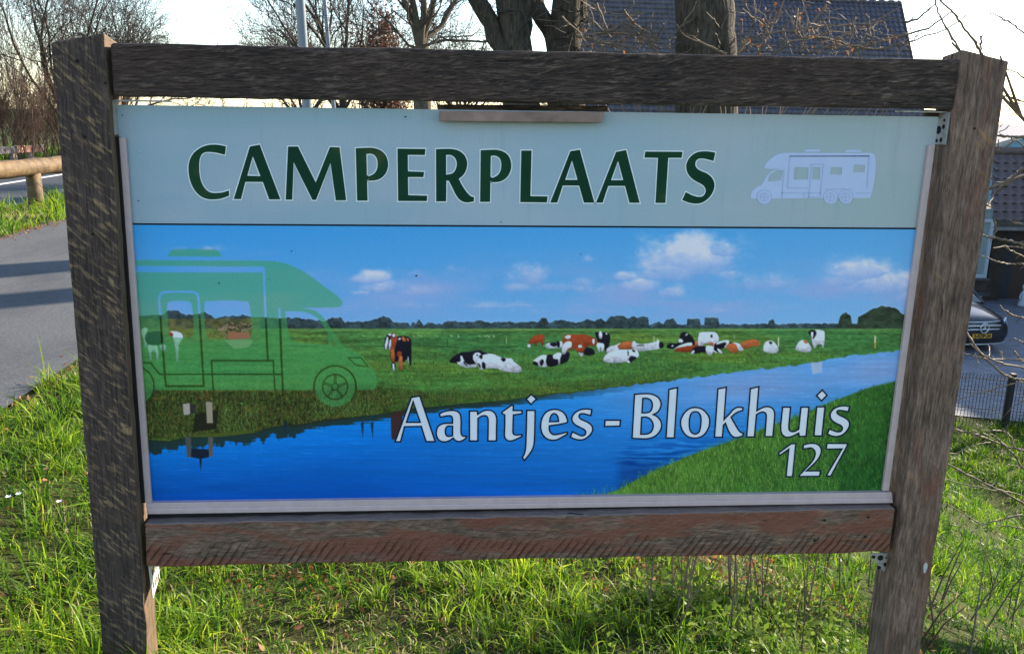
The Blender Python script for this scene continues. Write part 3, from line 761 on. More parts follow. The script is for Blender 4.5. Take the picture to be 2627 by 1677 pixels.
# cows
WH, BK, BR, TN = (186, 198, 222), (20, 20, 34), (128, 58, 34), (158, 88, 54)
cow_n = vnoise(7, 5, 47, 3)
def cows(ox, oy, s, L):
    for c, pts in L:
        p = smooth([(*q, 1) for q in Z(ox, oy, s, *pts)], 2.5)
        paint(p + [0, 0.4], (24, 40, 30), .6, 1)
        r = cover(p, 3, 2)
        if r is None: continue
        sl, a = r
        y0_, y1_ = p[:, 1].min(), p[:, 1].max(); tt_ = np.clip((gyy[sl] - y0_) / (y1_ - y0_ + 1), 0, 1)
        sh_ = (1.08 - .42 * tt_ ** 1.6) + .35 * (cow_n[sl] - .5)
        a = a[..., None]; img[sl] = img[sl] * (1 - a) + np.clip(np.asarray(c, float) * sh_[..., None], 0, 225) * a
cows(960, 820, 9.6, [(BK, [(250, 620), (300, 380), (420, 350), (420, 640), (380, 730), (330, 690), (270, 740)]), (WH, [(300, 480), (330, 420), (350, 470), (340, 560), (290, 740), (262, 650)]), (WH, [(380, 520), (415, 480), (410, 640), (380, 730), (362, 660)]), (WH, [(340, 350), (410, 345), (420, 380), (360, 390)]),
  (BK, [(540, 430), (700, 395), (880, 450), (915, 540), (912, 1040), (890, 1130), (860, 1080), (830, 960), (720, 1040), (600, 1000), (520, 1040), (490, 760), (540, 600)]), (TN, [(680, 430), (740, 430), (780, 520), (740, 545), (690, 500)]), (TN, [(800, 450), (850, 470), (850, 530), (815, 520)]), (WH, [(590, 470), (640, 440), (650, 480), (600, 500)]),
  (BR, [(415, 400), (540, 390), (565, 480), (520, 640), (500, 760), (510, 1050), (440, 1060), (395, 800), (430, 560)]), (TN, [(430, 720), (490, 730), (490, 1000), (450, 1040), (420, 900)]), (BR, [(570, 800), (650, 780), (680, 880), (600, 930)]), (TN, [(620, 900), (680, 890), (700, 1050), (690, 1240), (650, 1250), (610, 1150)]), (BK, [(440, 1060), (510, 1060), (515, 1180), (440, 1180)]), (WH, [(470, 1070), (500, 1140), (480, 1250), (450, 1150)]), (BR, [(425, 360), (480, 325), (535, 360), (520, 450), (440, 450)]), (WH, [(445, 370), (500, 348), (522, 382), (490, 432), (455, 420)]), (WH, [(830, 890), (850, 1000), (860, 1090), (840, 1060)])])
cows(1080, 820, 6.02, [(BK, [(440, 640), (590, 515), (760, 490), (900, 470), (980, 500), (1040, 520), (1100, 510), (1110, 540), (940, 570), (830, 660), (810, 700), (740, 690), (600, 690), (540, 670)]), (WH, [(555, 665), (610, 640), (620, 555), (660, 620), (720, 690), (810, 690), (860, 690), (860, 722), (760, 745), (640, 720)]), (BK, [(655, 640), (700, 690), (720, 720), (690, 700)]), (WH, [(800, 580), (830, 520), (890, 505), (930, 545), (890, 570), (875, 690), (830, 650)]),
  (WH, [(880, 600), (960, 545), (1090, 525), (1240, 580), (1400, 600), (1430, 640), (1550, 740), (1545, 800), (1430, 812), (1250, 785), (1180, 752), (1000, 752), (920, 770), (880, 690)]), (BK, [(1235, 592), (1310, 602), (1280, 648), (1250, 630)]), (BK, [(960, 650), (1000, 745), (950, 745)]), (BK, [(900, 555), (945, 545), (935, 605)]), (BK, [(885, 665), (915, 700), (915, 750)]), (BK, [(850, 540), (885, 540), (870, 555)]),
  (WH, [(1730, 640), (1790, 590), (1880, 540), (1950, 560), (1965, 640), (1940, 720), (1870, 732), (1800, 700), (1740, 690)]), (BK, [(1725, 650), (1780, 650), (1810, 700), (1740, 690)]), (BK, [(1840, 630), (1890, 615), (1885, 690), (1850, 712)]), (BK, [(1950, 550), (2050, 540), (2280, 500), (2285, 600), (2250, 650), (2140, 690), (1960, 712)]), (WH, [(2035, 560), (2120, 505), (2170, 520), (2150, 590), (2130, 690), (2115, 610), (2060, 605)]),
  (BR, [(1650, 380), (1700, 290), (1760, 245), (1890, 235), (1905, 300), (1895, 370), (1870, 405), (1850, 355), (1790, 365), (1780, 415), (1760, 370), (1700, 370), (1665, 425), (1645, 410)]), (WH, [(1650, 382), (1690, 382), (1680, 428), (1650, 425)]), (WH, [(1920, 395), (1970, 360), (2080, 355), (2160, 335), (2200, 360), (2180, 420), (2080, 438), (1950, 438)]), (BK, [(1990, 365), (2090, 360), (2080, 410), (2010, 400)]), (BK, [(2090, 340), (2140, 340), (2140, 420), (2110, 420)])])
cows(950, 780, 3.21, [(BR, [(1590, 265), (1620, 250), (1770, 253), (1830, 280), (1860, 330), (1800, 345), (1760, 350), (1745, 425), (1722, 425), (1715, 370), (1650, 372), (1600, 395), (1585, 330)]), (WH, [(1600, 268), (1648, 258), (1640, 285), (1610, 282)]), (WH, [(1590, 330), (1650, 308), (1656, 350), (1625, 368), (1600, 412), (1578, 402)]), (WH, [(1715, 340), (1740, 340), (1748, 428), (1722, 422)]), (BK, [(1760, 400), (1790, 355), (1840, 385), (1840, 405)]), (BR, [(1690, 372), (1760, 358), (1780, 380), (1740, 400)])])
cows(1500, 820, 6.02, [(BR, [(0, 240), (100, 262), (185, 310), (170, 395), (100, 370), (60, 400), (30, 430), (0, 430)]), (BK, [(0, 450), (60, 430), (150, 480), (145, 535), (0, 538)]), (WH, [(120, 300), (150, 300), (150, 370), (130, 380)]), (BK, [(165, 195), (230, 190), (310, 190), (385, 230), (388, 330), (350, 475), (320, 490), (290, 400), (250, 390), (205, 340), (190, 300)]), (WH, [(225, 185), (260, 180), (265, 280), (230, 292)]), (WH, [(190, 370), (260, 360), (300, 380), (282, 490), (256, 495), (245, 420), (238, 492), (214, 490)]), (WH, [(325, 205), (350, 210), (345, 225), (325, 225)]),
  (WH, [(330, 512), (360, 430), (480, 390), (560, 365), (530, 450), (500, 470), (370, 505)]), (TN, [(510, 400), (620, 340), (720, 338), (765, 380), (720, 445), (620, 458), (530, 445)]), (WH, [(725, 400), (758, 328), (800, 362), (920, 372), (1110, 332), (1130, 298), (1152, 330), (1152, 440), (1080, 462), (970, 472), (850, 488), (760, 450)]), (BK, [(1155, 350), (1200, 345), (1218, 420), (1160, 435)]), (BK, [(800, 395), (900, 388), (930, 400), (860, 402)]),
  (WH, [(288, 605), (340, 530), (390, 500), (520, 458), (660, 465), (790, 460), (838, 540), (800, 587), (700, 562), (690, 668), (640, 645), (560, 662), (330, 658)]), (BK, [(700, 570), (800, 582), (760, 622), (690, 655)]), (BK, [(730, 470), (780, 475), (770, 500)]), (BK, [(665, 470), (680, 540), (670, 560)]), (WH, [(660, 630), (695, 640), (690, 668), (662, 660)]),
  (BK, [(1268, 430), (1300, 370), (1450, 350), (1480, 220), (1540, 190), (1630, 230), (1695, 330), (1680, 405), (1500, 380), (1390, 440)]), (WH, [(1460, 300), (1500, 300), (1520, 340), (1450, 345)]), (WH, [(1548, 240), (1590, 215), (1570, 245)]), (WH, [(1390, 465), (1460, 400), (1650, 350), (1655, 400), (1550, 425)]), (WH, [(1335, 415), (1365, 390), (1370, 405)]), (BR, [(1385, 475), (1500, 420), (1750, 395), (1745, 440), (1650, 492), (1480, 495)]), (TN, [(1700, 350), (1750, 330), (1780, 390), (1720, 400)]),
  (WH, [(1755, 410), (1768, 210), (1820, 193), (2010, 193), (2070, 270), (2065, 330), (2005, 390), (2000, 430), (1960, 385), (1860, 365), (1800, 415)]), (BK, [(1940, 265), (1965, 225), (1970, 270)]), (TN, [(1915, 355), (1975, 350), (1980, 395), (1920, 390)]), (BK, [(1660, 510), (1700, 420), (1900, 420), (1895, 495), (1800, 505)]), (BK, [(2010, 370), (2200, 325), (2260, 360), (2120, 445), (2010, 435)]), (WH, [(2050, 350), (2200, 312), (2235, 335), (2180, 435), (2155, 430), (2185, 350), (2030, 382)]), (WH, [(1880, 410), (1990, 420), (2045, 512), (1985, 492), (1952, 545), (1895, 532)]), (BK, [(1990, 435), (2050, 430), (2070, 490), (2030, 490)]), (WH, [(2050, 440), (2130, 510), (2110, 522), (2065, 490)]), (TN, [(2185, 405), (2240, 368), (2345, 380), (2365, 495), (2250, 495), (2210, 440)]), (WH, [(2290, 350), (2400, 380), (2450, 470), (2380, 470), (2340, 385)]), (WH, [(1640, 520), (1690, 470), (1680, 525)])])
cows(1650, 580, 3.44, [(TN, [(860, 1040), (910, 1010), (990, 1000), (1032, 1045), (960, 1060), (900, 1082)]), (WH, [(1058, 1085), (1085, 1020), (1150, 1018), (1187, 1108), (1070, 1108)]), (BK, [(1110, 1022), (1140, 1022), (1130, 1040)]), (WH, [(1342, 1085), (1390, 1008), (1450, 1020), (1478, 1102), (1360, 1097)]), (TN, [(1415, 1012), (1450, 1015), (1445, 1035)]), (WH, [(1490, 930), (1590, 922), (1602, 960), (1588, 1078), (1572, 1040), (1532, 1050), (1520, 1078), (1505, 1072), (1488, 1000)]), (BK, [(1460, 928), (1525, 928), (1505, 992), (1485, 980)]), (WH, [(1482, 935), (1500, 935), (1498, 985), (1486, 985)])])
cows(330, 780, 6.508, [(WH, [(210, 440), (260, 395), (320, 410), (290, 500), (300, 640), (280, 740), (260, 620)]), (BK, [(290, 500), (400, 460), (540, 470), (560, 640), (460, 680), (300, 640)]), (WH, [(320, 690), (400, 690), (480, 700), (480, 940), (440, 780), (380, 800), (375, 940), (345, 830)]), (WH, [(680, 470), (790, 455), (880, 490), (905, 560), (840, 680), (830, 950), (800, 960), (780, 760), (740, 560)]), (BR, [(670, 475), (720, 470), (740, 530), (690, 520)]), (WH, [(530, 680), (620, 690), (600, 780), (545, 770)])])
blades(2500, lambda x, y: (y > 950) & (y < 985) & (x > 1130) & (x < 1700) & (y < np.interp(x, wa[:, 0], wa[:, 1]) - 5), 66, [(70, 118, 44), (50, 92, 36)], 6, 12)
# camper silhouette in translucent green
CZ = lambda *p: Z(330, 600, 3.074, *p)
mask = np.zeros((IH, IW))
def mset(poly, v):
    r = cover(poly, 3, 2)
    if r is None: return
    sl, a = r; mask[sl] = mask[sl] * (1 - a) + v * a
body = CZ((-60, 205), (1060, 211), (1150, 216, 1), (1260, 240, 1), (1400, 310, 1), (1560, 425, 1), (1660, 500, 1), (1686, 540, 1), (1672, 572, 1), (1640, 579), (1360, 583), (1470, 605, 1), (1540, 665, 1), (1600, 750, 1), (1690, 880), (1830, 955, 1), (1905, 1045, 1), (1945, 1092, 1), (1955, 1195, 1), (1938, 1228), (-60, 1228))
mset(smooth(body), 1)
mset(smooth(CZ((312, 178), (322, 145, 1), (348, 124, 1), (690, 124, 1), (716, 145, 1), (733, 178))), 1)
for w in (CZ((303, 560, 1), (322, 533, 1), (470, 531, 1), (496, 556, 1), (514, 785, 1), (492, 813, 1), (345, 812, 1), (318, 785, 1)), CZ((596, 555, 1), (615, 531, 1), (930, 531, 1), (953, 558, 1), (969, 795, 1), (945, 822, 1), (640, 826, 1), (612, 800, 1)), CZ((1235, 610), (1370, 613, 1), (1470, 648, 1), (1530, 715, 1), (1570, 785, 1), (1577, 872), (1310, 848, 1), (1272, 812, 1), (1248, 700, 1)), CZ((1598, 812), (1652, 886), (1602, 880)), CZ((-60, 250), (1072, 257), (1056, 305), (-60, 301))): mset(smooth(w), 0)
def arc(cx, cy, r, a0, a1, n=48): return [(cx + r * math.cos(RAD(a)), cy - r * math.sin(RAD(a))) for a in np.linspace(a0, a1, n)]
lines = np.zeros((IH, IW))
W_ = 5.6
for p, w in ((CZ((1066, 280), (1080, 650), (1098, 998)), W_), (smooth(CZ((294, 1198), (262, 820), (240, 520), (252, 472, 1), (285, 458, 1), (505, 458, 1), (542, 476, 1), (552, 520), (570, 820), (592, 1198), (294, 1198)), 4, False), W_), (CZ((1188, 590), (1200, 850), (1216, 1230)), W_), (CZ((652, 1230 - 232), (1140, 998), (1153, 1230)), 4.4), (CZ((652, 998), (668, 1230)), 4.4), (CZ((118, 1014), (172, 1016), (245, 1106), (1208, 1105)), 4.4), (CZ((1732, 974), (1830, 974), (1890, 1046), (1790, 1034), (1732, 974)), 3), (CZ(*arc(1628, 1205, 166, -8, 188)), 4.6), (CZ(*arc(1628, 1205, 98, 0, 360)), 3.6), (CZ(*arc(1628, 1205, 26, 0, 360, 20)), 3), (CZ(*arc(40, 1200, 160, -50, 90)), 4)):
    stroke_mask(lines, p, w)
for k in range(5):
    a = RAD(90 + 72 * k)
    for da in (-0.10, 0.10):
        stroke_mask(lines, CZ((1628 + 30 * math.cos(a + da * 2.4), 1205 - 30 * math.sin(a + da * 2.4)), (1628 + 92 * math.cos(a + da * .6), 1205 - 92 * math.sin(a + da * .6))), 2.4)
wheel = np.zeros((IH, IW))
for c in ((1628, 1205, 156), (38, 1200, 156)):
    r = cover(np.array(CZ(*arc(*c, 0, 360, 60))), 3, 2)
    if r: wheel[r[0]] = np.maximum(wheel[r[0]], r[1])
mask = np.maximum(mask, wheel) * (1 - lines)
mask *= 0.57 * (1 + 0.06 * (vnoise(4, 4, 91, 2) - .5))
below = np.clip((gyy - 815) / 6, 0, 1) * lines * np.clip(cover(smooth(body), 1, 0)[1].max(), 0, 1)
img[:] = img * (1 - 0.62 * below[..., None]) + np.array([16, 44, 10]) * 0.62 * below[..., None]
img[:] = img * (1 - mask[..., None]) + np.array([56, 138, 84]) * mask[..., None]
img = np.clip(img * (1 + rng.normal(0, 0.022, img.shape[:2])[..., None]), 0, 255)

# the picture as a fine mesh sheet on the panel, colour stored per vertex
M_YP = YP - 0.0006
c4 = [at(p[0], p[1], M_YP) for p in ((342, 575.5), (2352, 587.5), (2268, 1288), (388, 1308))]
NXV, NYV = 1040, 370
s_ = np.linspace(0, 1, NXV); t_ = np.linspace(0, 1, NYV)
ex0, ex1 = -0.004, 1.004
S, T = np.meshgrid(ex0 + (ex1 - ex0) * s_, t_)
PV = ((1 - S) * (1 - T))[..., None] * c4[0] + (S * (1 - T))[..., None] * c4[1] + (S * T)[..., None] * c4[2] + ((1 - S) * T)[..., None] * c4[3]
dv = PV - CAM
zz = dv @ fw
u_ = 1313.5 + FPX * (dv @ RT) / zz - PX0 - 0.5; v_ = 838.5 - FPX * (dv @ UP) / zz - PY0 - 0.5
u_ = np.clip(u_, 0, IW - 2.01); v_ = np.clip(v_, 0, IH - 2.01)
img_b = img
iu, iv = u_.astype(int), v_.astype(int); fu, fv = (u_ - iu)[..., None], (v_ - iv)[..., None]
C = img_b[iv, iu] * (1 - fu) * (1 - fv) + img_b[iv, iu + 1] * fu * (1 - fv) + img_b[iv + 1, iu] * (1 - fu) * fv + img_b[iv + 1, iu + 1] * fu * fv
CL = np.clip(lin(C) / GAIN, 0, 0.92).reshape(-1, 3)
ii = (np.arange(NYV - 1)[:, None] * NXV + np.arange(NXV - 1)[None, :]).ravel()
me = mesh_np(PV.reshape(-1, 3), np.stack([ii, ii + NXV, ii + NXV + 1, ii + 1], -1), False, 'landscape_print')
ca = me.color_attributes.new('ink', 'FLOAT_COLOR', 'POINT')
ca.data.foreach_set('color', np.c_[CL, np.ones(len(CL))].astype(np.float32).ravel())
def gloss_print(m, nt, bs):
    bs.inputs['Roughness'].default_value = 0.5
    bs.inputs['Specular IOR Level'].default_value = 0.12
m_print, nt, bs = newmat('printed landscape')
an = N(nt, 'ShaderNodeAttribute', attribute_name='ink'); nt.links.new(an.outputs['Color'], bs.inputs['Base Color']); gloss_print(m_print, nt, bs)
obj('landscape_print', me, m_print, panel)

# header colour
nt = m_header.node_tree; bs = nt.nodes['Principled BSDF']; gloss_print(m_header, nt, bs)
hn = noise(nt, mapping(nt, (1.0, 1, 3.2)), 1.6, 3)
sepx = N(nt, 'ShaderNodeSeparateXYZ'); nt.links.new(mapping(nt), sepx.inputs[0])
hx2 = ramp(nt, mth(nt, 'ADD', mth(nt, 'MULTIPLY', sepx.outputs[0], 0.47), 0.5), [(0.0, pr((108, 142, 166))), (0.55, pr((114, 146, 170))), (1.0, pr((122, 147, 160)))])
hc_ = mixc(nt, ramp(nt, hn, [(0.42, 0.0), (0.7, 0.6)]), hx2, pr((134, 150, 172)))
dirt = noise(nt, mapping(nt, (40, 1, 3)), 1.0, 5, 0.6); dirt2 = noise(nt, mapping(nt, (1, 1, 1)), 140, 2)
hc_ = mixc(nt, mth(nt, 'MULTIPLY', ramp(nt, dirt, [(0.55, 0.0), (0.8, 1.0)]), 0.22), hc_, pr((84, 104, 104)))
setc(nt, bs, mixc(nt, ramp(nt, dirt2, [(0.35, 0.10), (0.65, 0.0)]), hc_, pr((84, 110, 128))))

# ------------------------------------------------------------------ lettering
def plane_pts(P, y): return np.array([at(p[0], p[1], y) for p in P])
def fill_mesh(contours, y):
    """outer contours with holes, flat on the panel"""
    mb = MB()
    for group in contours:
        polys = [[Vector((p[0], p[1], 0)) for p in c] for c in group]
        tris = tessellate_polygon(polys)
        flat = [p for c in group for p in c]
        mb.add(plane_pts(flat, y), [tuple(t) for t in tris])
    return mb
def ribbon(c, a, b):
    """closed outline from offset a to b (pixels, outward positive for the fill's outside)"""
    c = np.asarray(c, float)
    keep = np.linalg.norm(c - np.roll(c, 1, 0), axis=1) > 0.3
    c = c[keep]
    d0 = c - np.roll(c, 1, 0); d1 = np.roll(c, -1, 0) - c
    d0 /= np.linalg.norm(d0, axis=1)[:, None]; d1 /= np.linalg.norm(d1, axis=1)[:, None]
    n0 = np.stack([d0[:, 1], -d0[:, 0]], -1); n1 = np.stack([d1[:, 1], -d1[:, 0]], -1)
    nm = n0 + n1; L2 = (nm ** 2).sum(1); nm = nm / np.maximum(L2, 0.5)[:, None] * 2
    area = 0.5 * np.sum(c[:, 0] * np.roll(c[:, 1], -1) - np.roll(c[:, 0], -1) * c[:, 1])
    sgn = 1.0 if area > 0 else -1.0
    return c + nm * sgn * a, c + nm * sgn * b
def ribbon_mesh(mb, c, a, b, y, hole=False):
    if hole: a, b = -b, -a
    i, o = ribbon(c, a, b); n = len(i)
    mb.add(np.r_[plane_pts(i, y), plane_pts(o, y)], [(k, (k + 1) % n, n + (k + 1) % n, n + k) for k in range(n)])

q = lambda *p: p
G1, G2, G3, G4, G5 = (470, 360, 8.027), (720, 360, 8.027), (1000, 360, 8.027), (1300, 365, 8.027), (1560, 370, 8.027)
Pg = [(1545, 165), (1700, 157, 1), (1880, 155, 1), (2020, 190, 1), (2130, 265, 1), (2190, 370, 1), (2212, 480, 1), (2200, 590, 1), (2150, 700, 1), (2060, 785, 1), (1950, 825, 1), (1812, 835), (1795, 747), (1880, 715, 1), (1950, 660, 1), (1990, 570, 1), (1997, 470, 1), (1980, 380, 1), (1930, 310, 1), (1850, 278, 1), (1765, 285), (1790, 1243), (1575, 1243)]
Pg2 = [(1872 + (p[0] - 1545) * 0.965 - (p[1] - 165) * 0.039, 198 + (p[1] - 157) * 0.987) + tuple(p[2:]) for p in Pg]
caps = [
 (G1, [[(880, 125), (740, 98, 1), (600, 90, 1), (470, 110, 1), (340, 165, 1), (220, 260, 1), (145, 380, 1), (110, 520, 1), (108, 620, 1), (130, 780, 1), (180, 930, 1), (260, 1060, 1), (370, 1160, 1), (490, 1208, 1), (610, 1218, 1), (780, 1200, 1), (945, 1140), (940, 1032), (820, 1070, 1), (690, 1085, 1), (590, 1080, 1), (500, 1040, 1), (420, 950, 1), (365, 830, 1), (335, 680, 1), (328, 540, 1), (340, 390, 1), (380, 295, 1), (450, 250, 1), (560, 243, 1), (700, 262, 1), (858, 300)]]),
 (G1, [[(1372, 128), (1575, 92), (2003, 1218), (1770, 1218), (1640, 858), (1280, 858), (1190, 1212), (1040, 1212)], [(1433, 330), (1590, 738), (1320, 730)]]),
 (G2, [[(152, 130), (355, 128), (722, 870), (1015, 140), (1212, 145), (1350, 1237), (1135, 1237), (1025, 470), (728, 1228), (655, 1228), (268, 455), (238, 1224), (103, 1222)]]),
 (G2, [Pg]),
 (G3, [[(158, 172), (735, 180), (722, 305), (370, 303), (375, 640), (708, 652), (692, 760), (375, 758), (380, 1130), (772, 1140), (760, 1253), (172, 1250)]]),
 (G3, [[(950, 185), (1080, 178, 1), (1280, 180, 1), (1420, 215, 1), (1530, 300, 1), (1585, 410, 1), (1592, 520, 1), (1560, 640, 1), (1500, 730, 1), (1420, 793), (1480, 910, 1), (1570, 1050, 1), (1660, 1145, 1), (1735, 1172), (1735, 1255), (1640, 1277, 1), (1540, 1275, 1), (1440, 1225, 1), (1360, 1120, 1), (1280, 960, 1), (1215, 835), (1165, 828), (1160, 1258), (955, 1258)], [(1160, 302), (1250, 305, 1), (1330, 350, 1), (1372, 430, 1), (1378, 520, 1), (1350, 610, 1), (1290, 680, 1), (1160, 710)]]),
 (G3, [Pg2]),
 (G4, [[(300, 172), (513, 172), (487, 1110), (843, 1115), (828, 1240), (278, 1235)]]),
 (G4, [[(1310, 185), (1505, 155), (1805, 1245), (1590, 1245), (1490, 893), (1155, 893), (1040, 1243), (895, 1243)], [(1345, 378), (1457, 775), (1203, 775)]]),
 (G5, [[(165, 160), (370, 122), (650, 1207), (440, 1207), (350, 860), (3, 860), (-112, 1205), (-249, 1205)], [(205, 345), (312, 740), (60, 742)]]),
 (G5, [[(765, 152), (1533, 158), (1515, 282), (1240, 283), (1180, 1210), (975, 1210), (1028, 283), (748, 278)]]),
 (G5, [[(2208, 175), (2080, 152, 1), (1950, 148, 1), (1830, 170, 1), (1720, 235, 1), (1640, 340, 1), (1608, 450, 1), (1625, 560, 1), (1680, 660, 1), (1770, 740, 1), (1880, 800, 1), (1970, 860, 1), (2012, 940, 1), (2000, 1010, 1), (1950, 1070, 1), (1870, 1085, 1), (1740, 1055, 1), (1600, 985), (1527, 1150), (1650, 1200, 1), (1800, 1225, 1), (1930, 1205, 1), (2060, 1120, 1), (2150, 1000, 1), (2190, 880, 1), (2180, 770, 1), (2120, 670, 1), (2020, 595, 1), (1900, 545, 1), (1820, 485, 1), (1795, 410, 1), (1815, 340, 1), (1870, 300, 1), (1960, 298, 1), (2060, 318, 1), (2170, 348)]]),
]
HA, HB, HC, HD, HE = (1000, 990, 7.687), (1270, 990, 7.687), (1540, 980, 7.687), (1800, 980, 7.687), (1960, 980, 5.91)
lower = [
 (HA, [[(425, 222), (592, 193), (895, 1092), (715, 1092), (620, 792), (290, 800), (212, 1096), (105, 1096)], [(460, 300), (600, 712), (330, 712)]]),
 (HA, [[(975, 548), (1060, 505, 1), (1200, 478, 1), (1320, 492, 1), (1385, 550, 1), (1405, 660, 1), (1403, 880, 1), (1412, 950, 1), (1445, 985, 1), (1508, 983), (1502, 1025), (1440, 1068, 1), (1370, 1090, 1), (1300, 1075, 1), (1250, 1022), (1170, 1075, 1), (1070, 1098, 1), (980, 1070, 1), (925, 990, 1), (918, 890, 1), (950, 800, 1), (1030, 745, 1), (1130, 731, 1), (1236, 732), (1236, 640, 1), (1212, 592, 1), (1150, 583, 1), (1000, 612)], [(1238, 788), (1140, 790, 1), (1105, 830, 1), (1096, 900, 1), (1115, 970, 1), (1160, 990, 1), (1238, 975)]]),
 (HA, [[(1570, 490), (1725, 490), (1735, 555), (1840, 490, 1), (1930, 472, 1), (2020, 490, 1), (2080, 550, 1), (2108, 640, 1), (2106, 800, 1), (2102, 1080), (1935, 1080), (1940, 800, 1), (1938, 650, 1), (1915, 597, 1), (1860, 580, 1), (1800, 598, 1), (1740, 635), (1735, 1080), (1572, 1080)]]),
 (HB, [[(320, 380), (360, 380), (358, 480), (535, 482), (528, 545), (362, 567), (356, 720, 1), (352, 890, 1), (365, 942, 1), (405, 962, 1), (530, 953), (528, 990), (450, 1030, 1), (380, 1060, 1), (300, 1080, 1), (230, 1060, 1), (190, 1000, 1), (187, 880, 1), (193, 720, 1), (190, 565), (132, 538), (138, 510)]]),
 (HB, [[(713, 160), (817, 252), (708, 360), (615, 258)]]),
 (HB, [[(625, 478), (790, 478), (785, 800, 1), (775, 1070, 1), (755, 1200, 1), (700, 1310, 1), (580, 1462), (540, 1412), (588, 1300, 1), (605, 1180, 1), (612, 1000, 1), (620, 700, 1)]]),
 (HB, [[(1412, 722), (1300, 748, 1), (1070, 782), (1070, 850, 1), (1092, 910, 1), (1140, 950, 1), (1210, 954, 1), (1300, 935, 1), (1420, 903), (1427, 945), (1330, 1000, 1), (1230, 1052, 1), (1130, 1067, 1), (1030, 1040, 1), (950, 970, 1), (908, 870, 1), (900, 770, 1), (920, 650, 1), (980, 540, 1), (1070, 477, 1), (1180, 457, 1), (1290, 480, 1), (1370, 540, 1), (1412, 620, 1), (1432, 700, 1)], [(1076, 702), (1090, 620, 1), (1122, 560, 1), (1170, 540, 1), (1220, 570, 1), (1245, 630, 1), (1252, 696)]]),
 (HB, [[(1908, 464), (1830, 450, 1), (1750, 452, 1), (1650, 477, 1), (1570, 532, 1), (1518, 610, 1), (1524, 690, 1), (1580, 760, 1), (1680, 815, 1), (1770, 865, 1), (1790, 920, 1), (1760, 968, 1), (1690, 975, 1), (1620, 945, 1), (1525, 900), (1485, 1002), (1570, 1042, 1), (1680, 1060, 1), (1780, 1035, 1), (1870, 965, 1), (1925, 870, 1), (1912, 790, 1), (1850, 725, 1), (1760, 680, 1), (1680, 640, 1), (1655, 590, 1), (1680, 550, 1), (1740, 543, 1), (1888, 580)]]),
 (HC, [[(95, 748), (398, 748), (388, 865), (85, 870)]]),
 (HC, [[(675, 240), (800, 228, 1), (960, 227, 1), (1070, 254, 1), (1160, 320, 1), (1200, 420, 1), (1182, 510, 1), (1130, 590, 1), (1045, 638), (1120, 675, 1), (1190, 760, 1), (1210, 850, 1), (1187, 940, 1), (1110, 1040, 1), (1010, 1095, 1), (880, 1114, 1), (628, 1104)], [(838, 318), (920, 318, 1), (990, 350, 1), (1025, 420, 1), (1020, 510, 1), (980, 578, 1), (900, 602, 1), (822, 602)], [(815, 690), (910, 688, 1), (990, 730, 1), (1037, 810, 1), (1040, 900, 1), (1000, 980, 1), (930, 1018, 1), (798, 1025)]]),
 (HC, [[(1355, 142), (1525, 105), (1460, 1098), (1297, 1098)]]),
 (HC, [[(1880, 497, 1), (1990, 520, 1), (2080, 590, 1), (2145, 690, 1), (2158, 800, 1), (2120, 930, 1), (2040, 1040, 1), (1940, 1090, 1), (1840, 1100, 1), (1720, 1065, 1), (1630, 970, 1), (1587, 850, 1), (1590, 740, 1), (1640, 630, 1), (1720, 545, 1), (1800, 505, 1)], [(1880, 580, 1), (1940, 600, 1), (1980, 670, 1), (1987, 780, 1), (1972, 900, 1), (1940, 990, 1), (1860, 1020, 1), (1790, 980, 1), (1760, 890, 1), (1756, 770, 1), (1775, 660, 1), (1810, 600, 1)]]),
 (HD, [[(322, 130), (488, 98), (440, 738), (560, 610, 1), (640, 525, 1), (720, 492, 1), (815, 500), (810, 560), (730, 580, 1), (660, 620, 1), (582, 688), (650, 810, 1), (720, 930, 1), (770, 985, 1), (820, 1002), (815, 1055), (740, 1080, 1), (660, 1087, 1), (590, 1050, 1), (530, 960, 1), (470, 808), (430, 850), (410, 1085), (255, 1085)]]),
 (HD, [[(962, 126), (1130, 88), (1090, 560), (1200, 500, 1), (1300, 480, 1), (1390, 510, 1), (1435, 580, 1), (1440, 680, 1), (1405, 1072), (1250, 1072), (1264, 850, 1), (1275, 680, 1), (1260, 610, 1), (1210, 588, 1), (1150, 600, 1), (1082, 640), (1042, 1078), (888, 1078)]]),
 (HD, [[(1598, 490), (1755, 490), (1735, 700, 1), (1720, 880, 1), (1735, 950, 1), (1790, 975, 1), (1850, 960, 1), (1915, 925), (1960, 490), (2115, 490), (2060, 1062), (1925, 1068), (1915, 1002), (1800, 1060, 1), (1700, 1085, 1), (1620, 1060, 1), (1570, 990, 1), (1560, 880, 1), (1575, 700, 1)]]),
 (HE, [[(885, 118), (956, 198), (872, 284), (797, 203)]]),
 (HE, [[(800, 373), (925, 371), (880, 815), (757, 812)]]),
 (HE, [[(1297, 367), (1230, 357, 1), (1160, 361, 1), (1080, 389, 1), (1020, 444, 1), (1002, 510, 1), (1030, 575, 1), (1100, 625, 1), (1170, 660, 1), (1190, 700, 1), (1160, 745, 1), (1110, 750, 1), (1060, 735, 1), (990, 707), (961, 785), (1030, 813, 1), (1110, 823, 1), (1200, 791, 1), (1270, 716, 1), (1298, 640, 1), (1280, 580, 1), (1220, 535, 1), (1140, 495, 1), (1106, 460, 1), (1116, 432, 1), (1160, 427, 1), (1280, 447)]]),
]
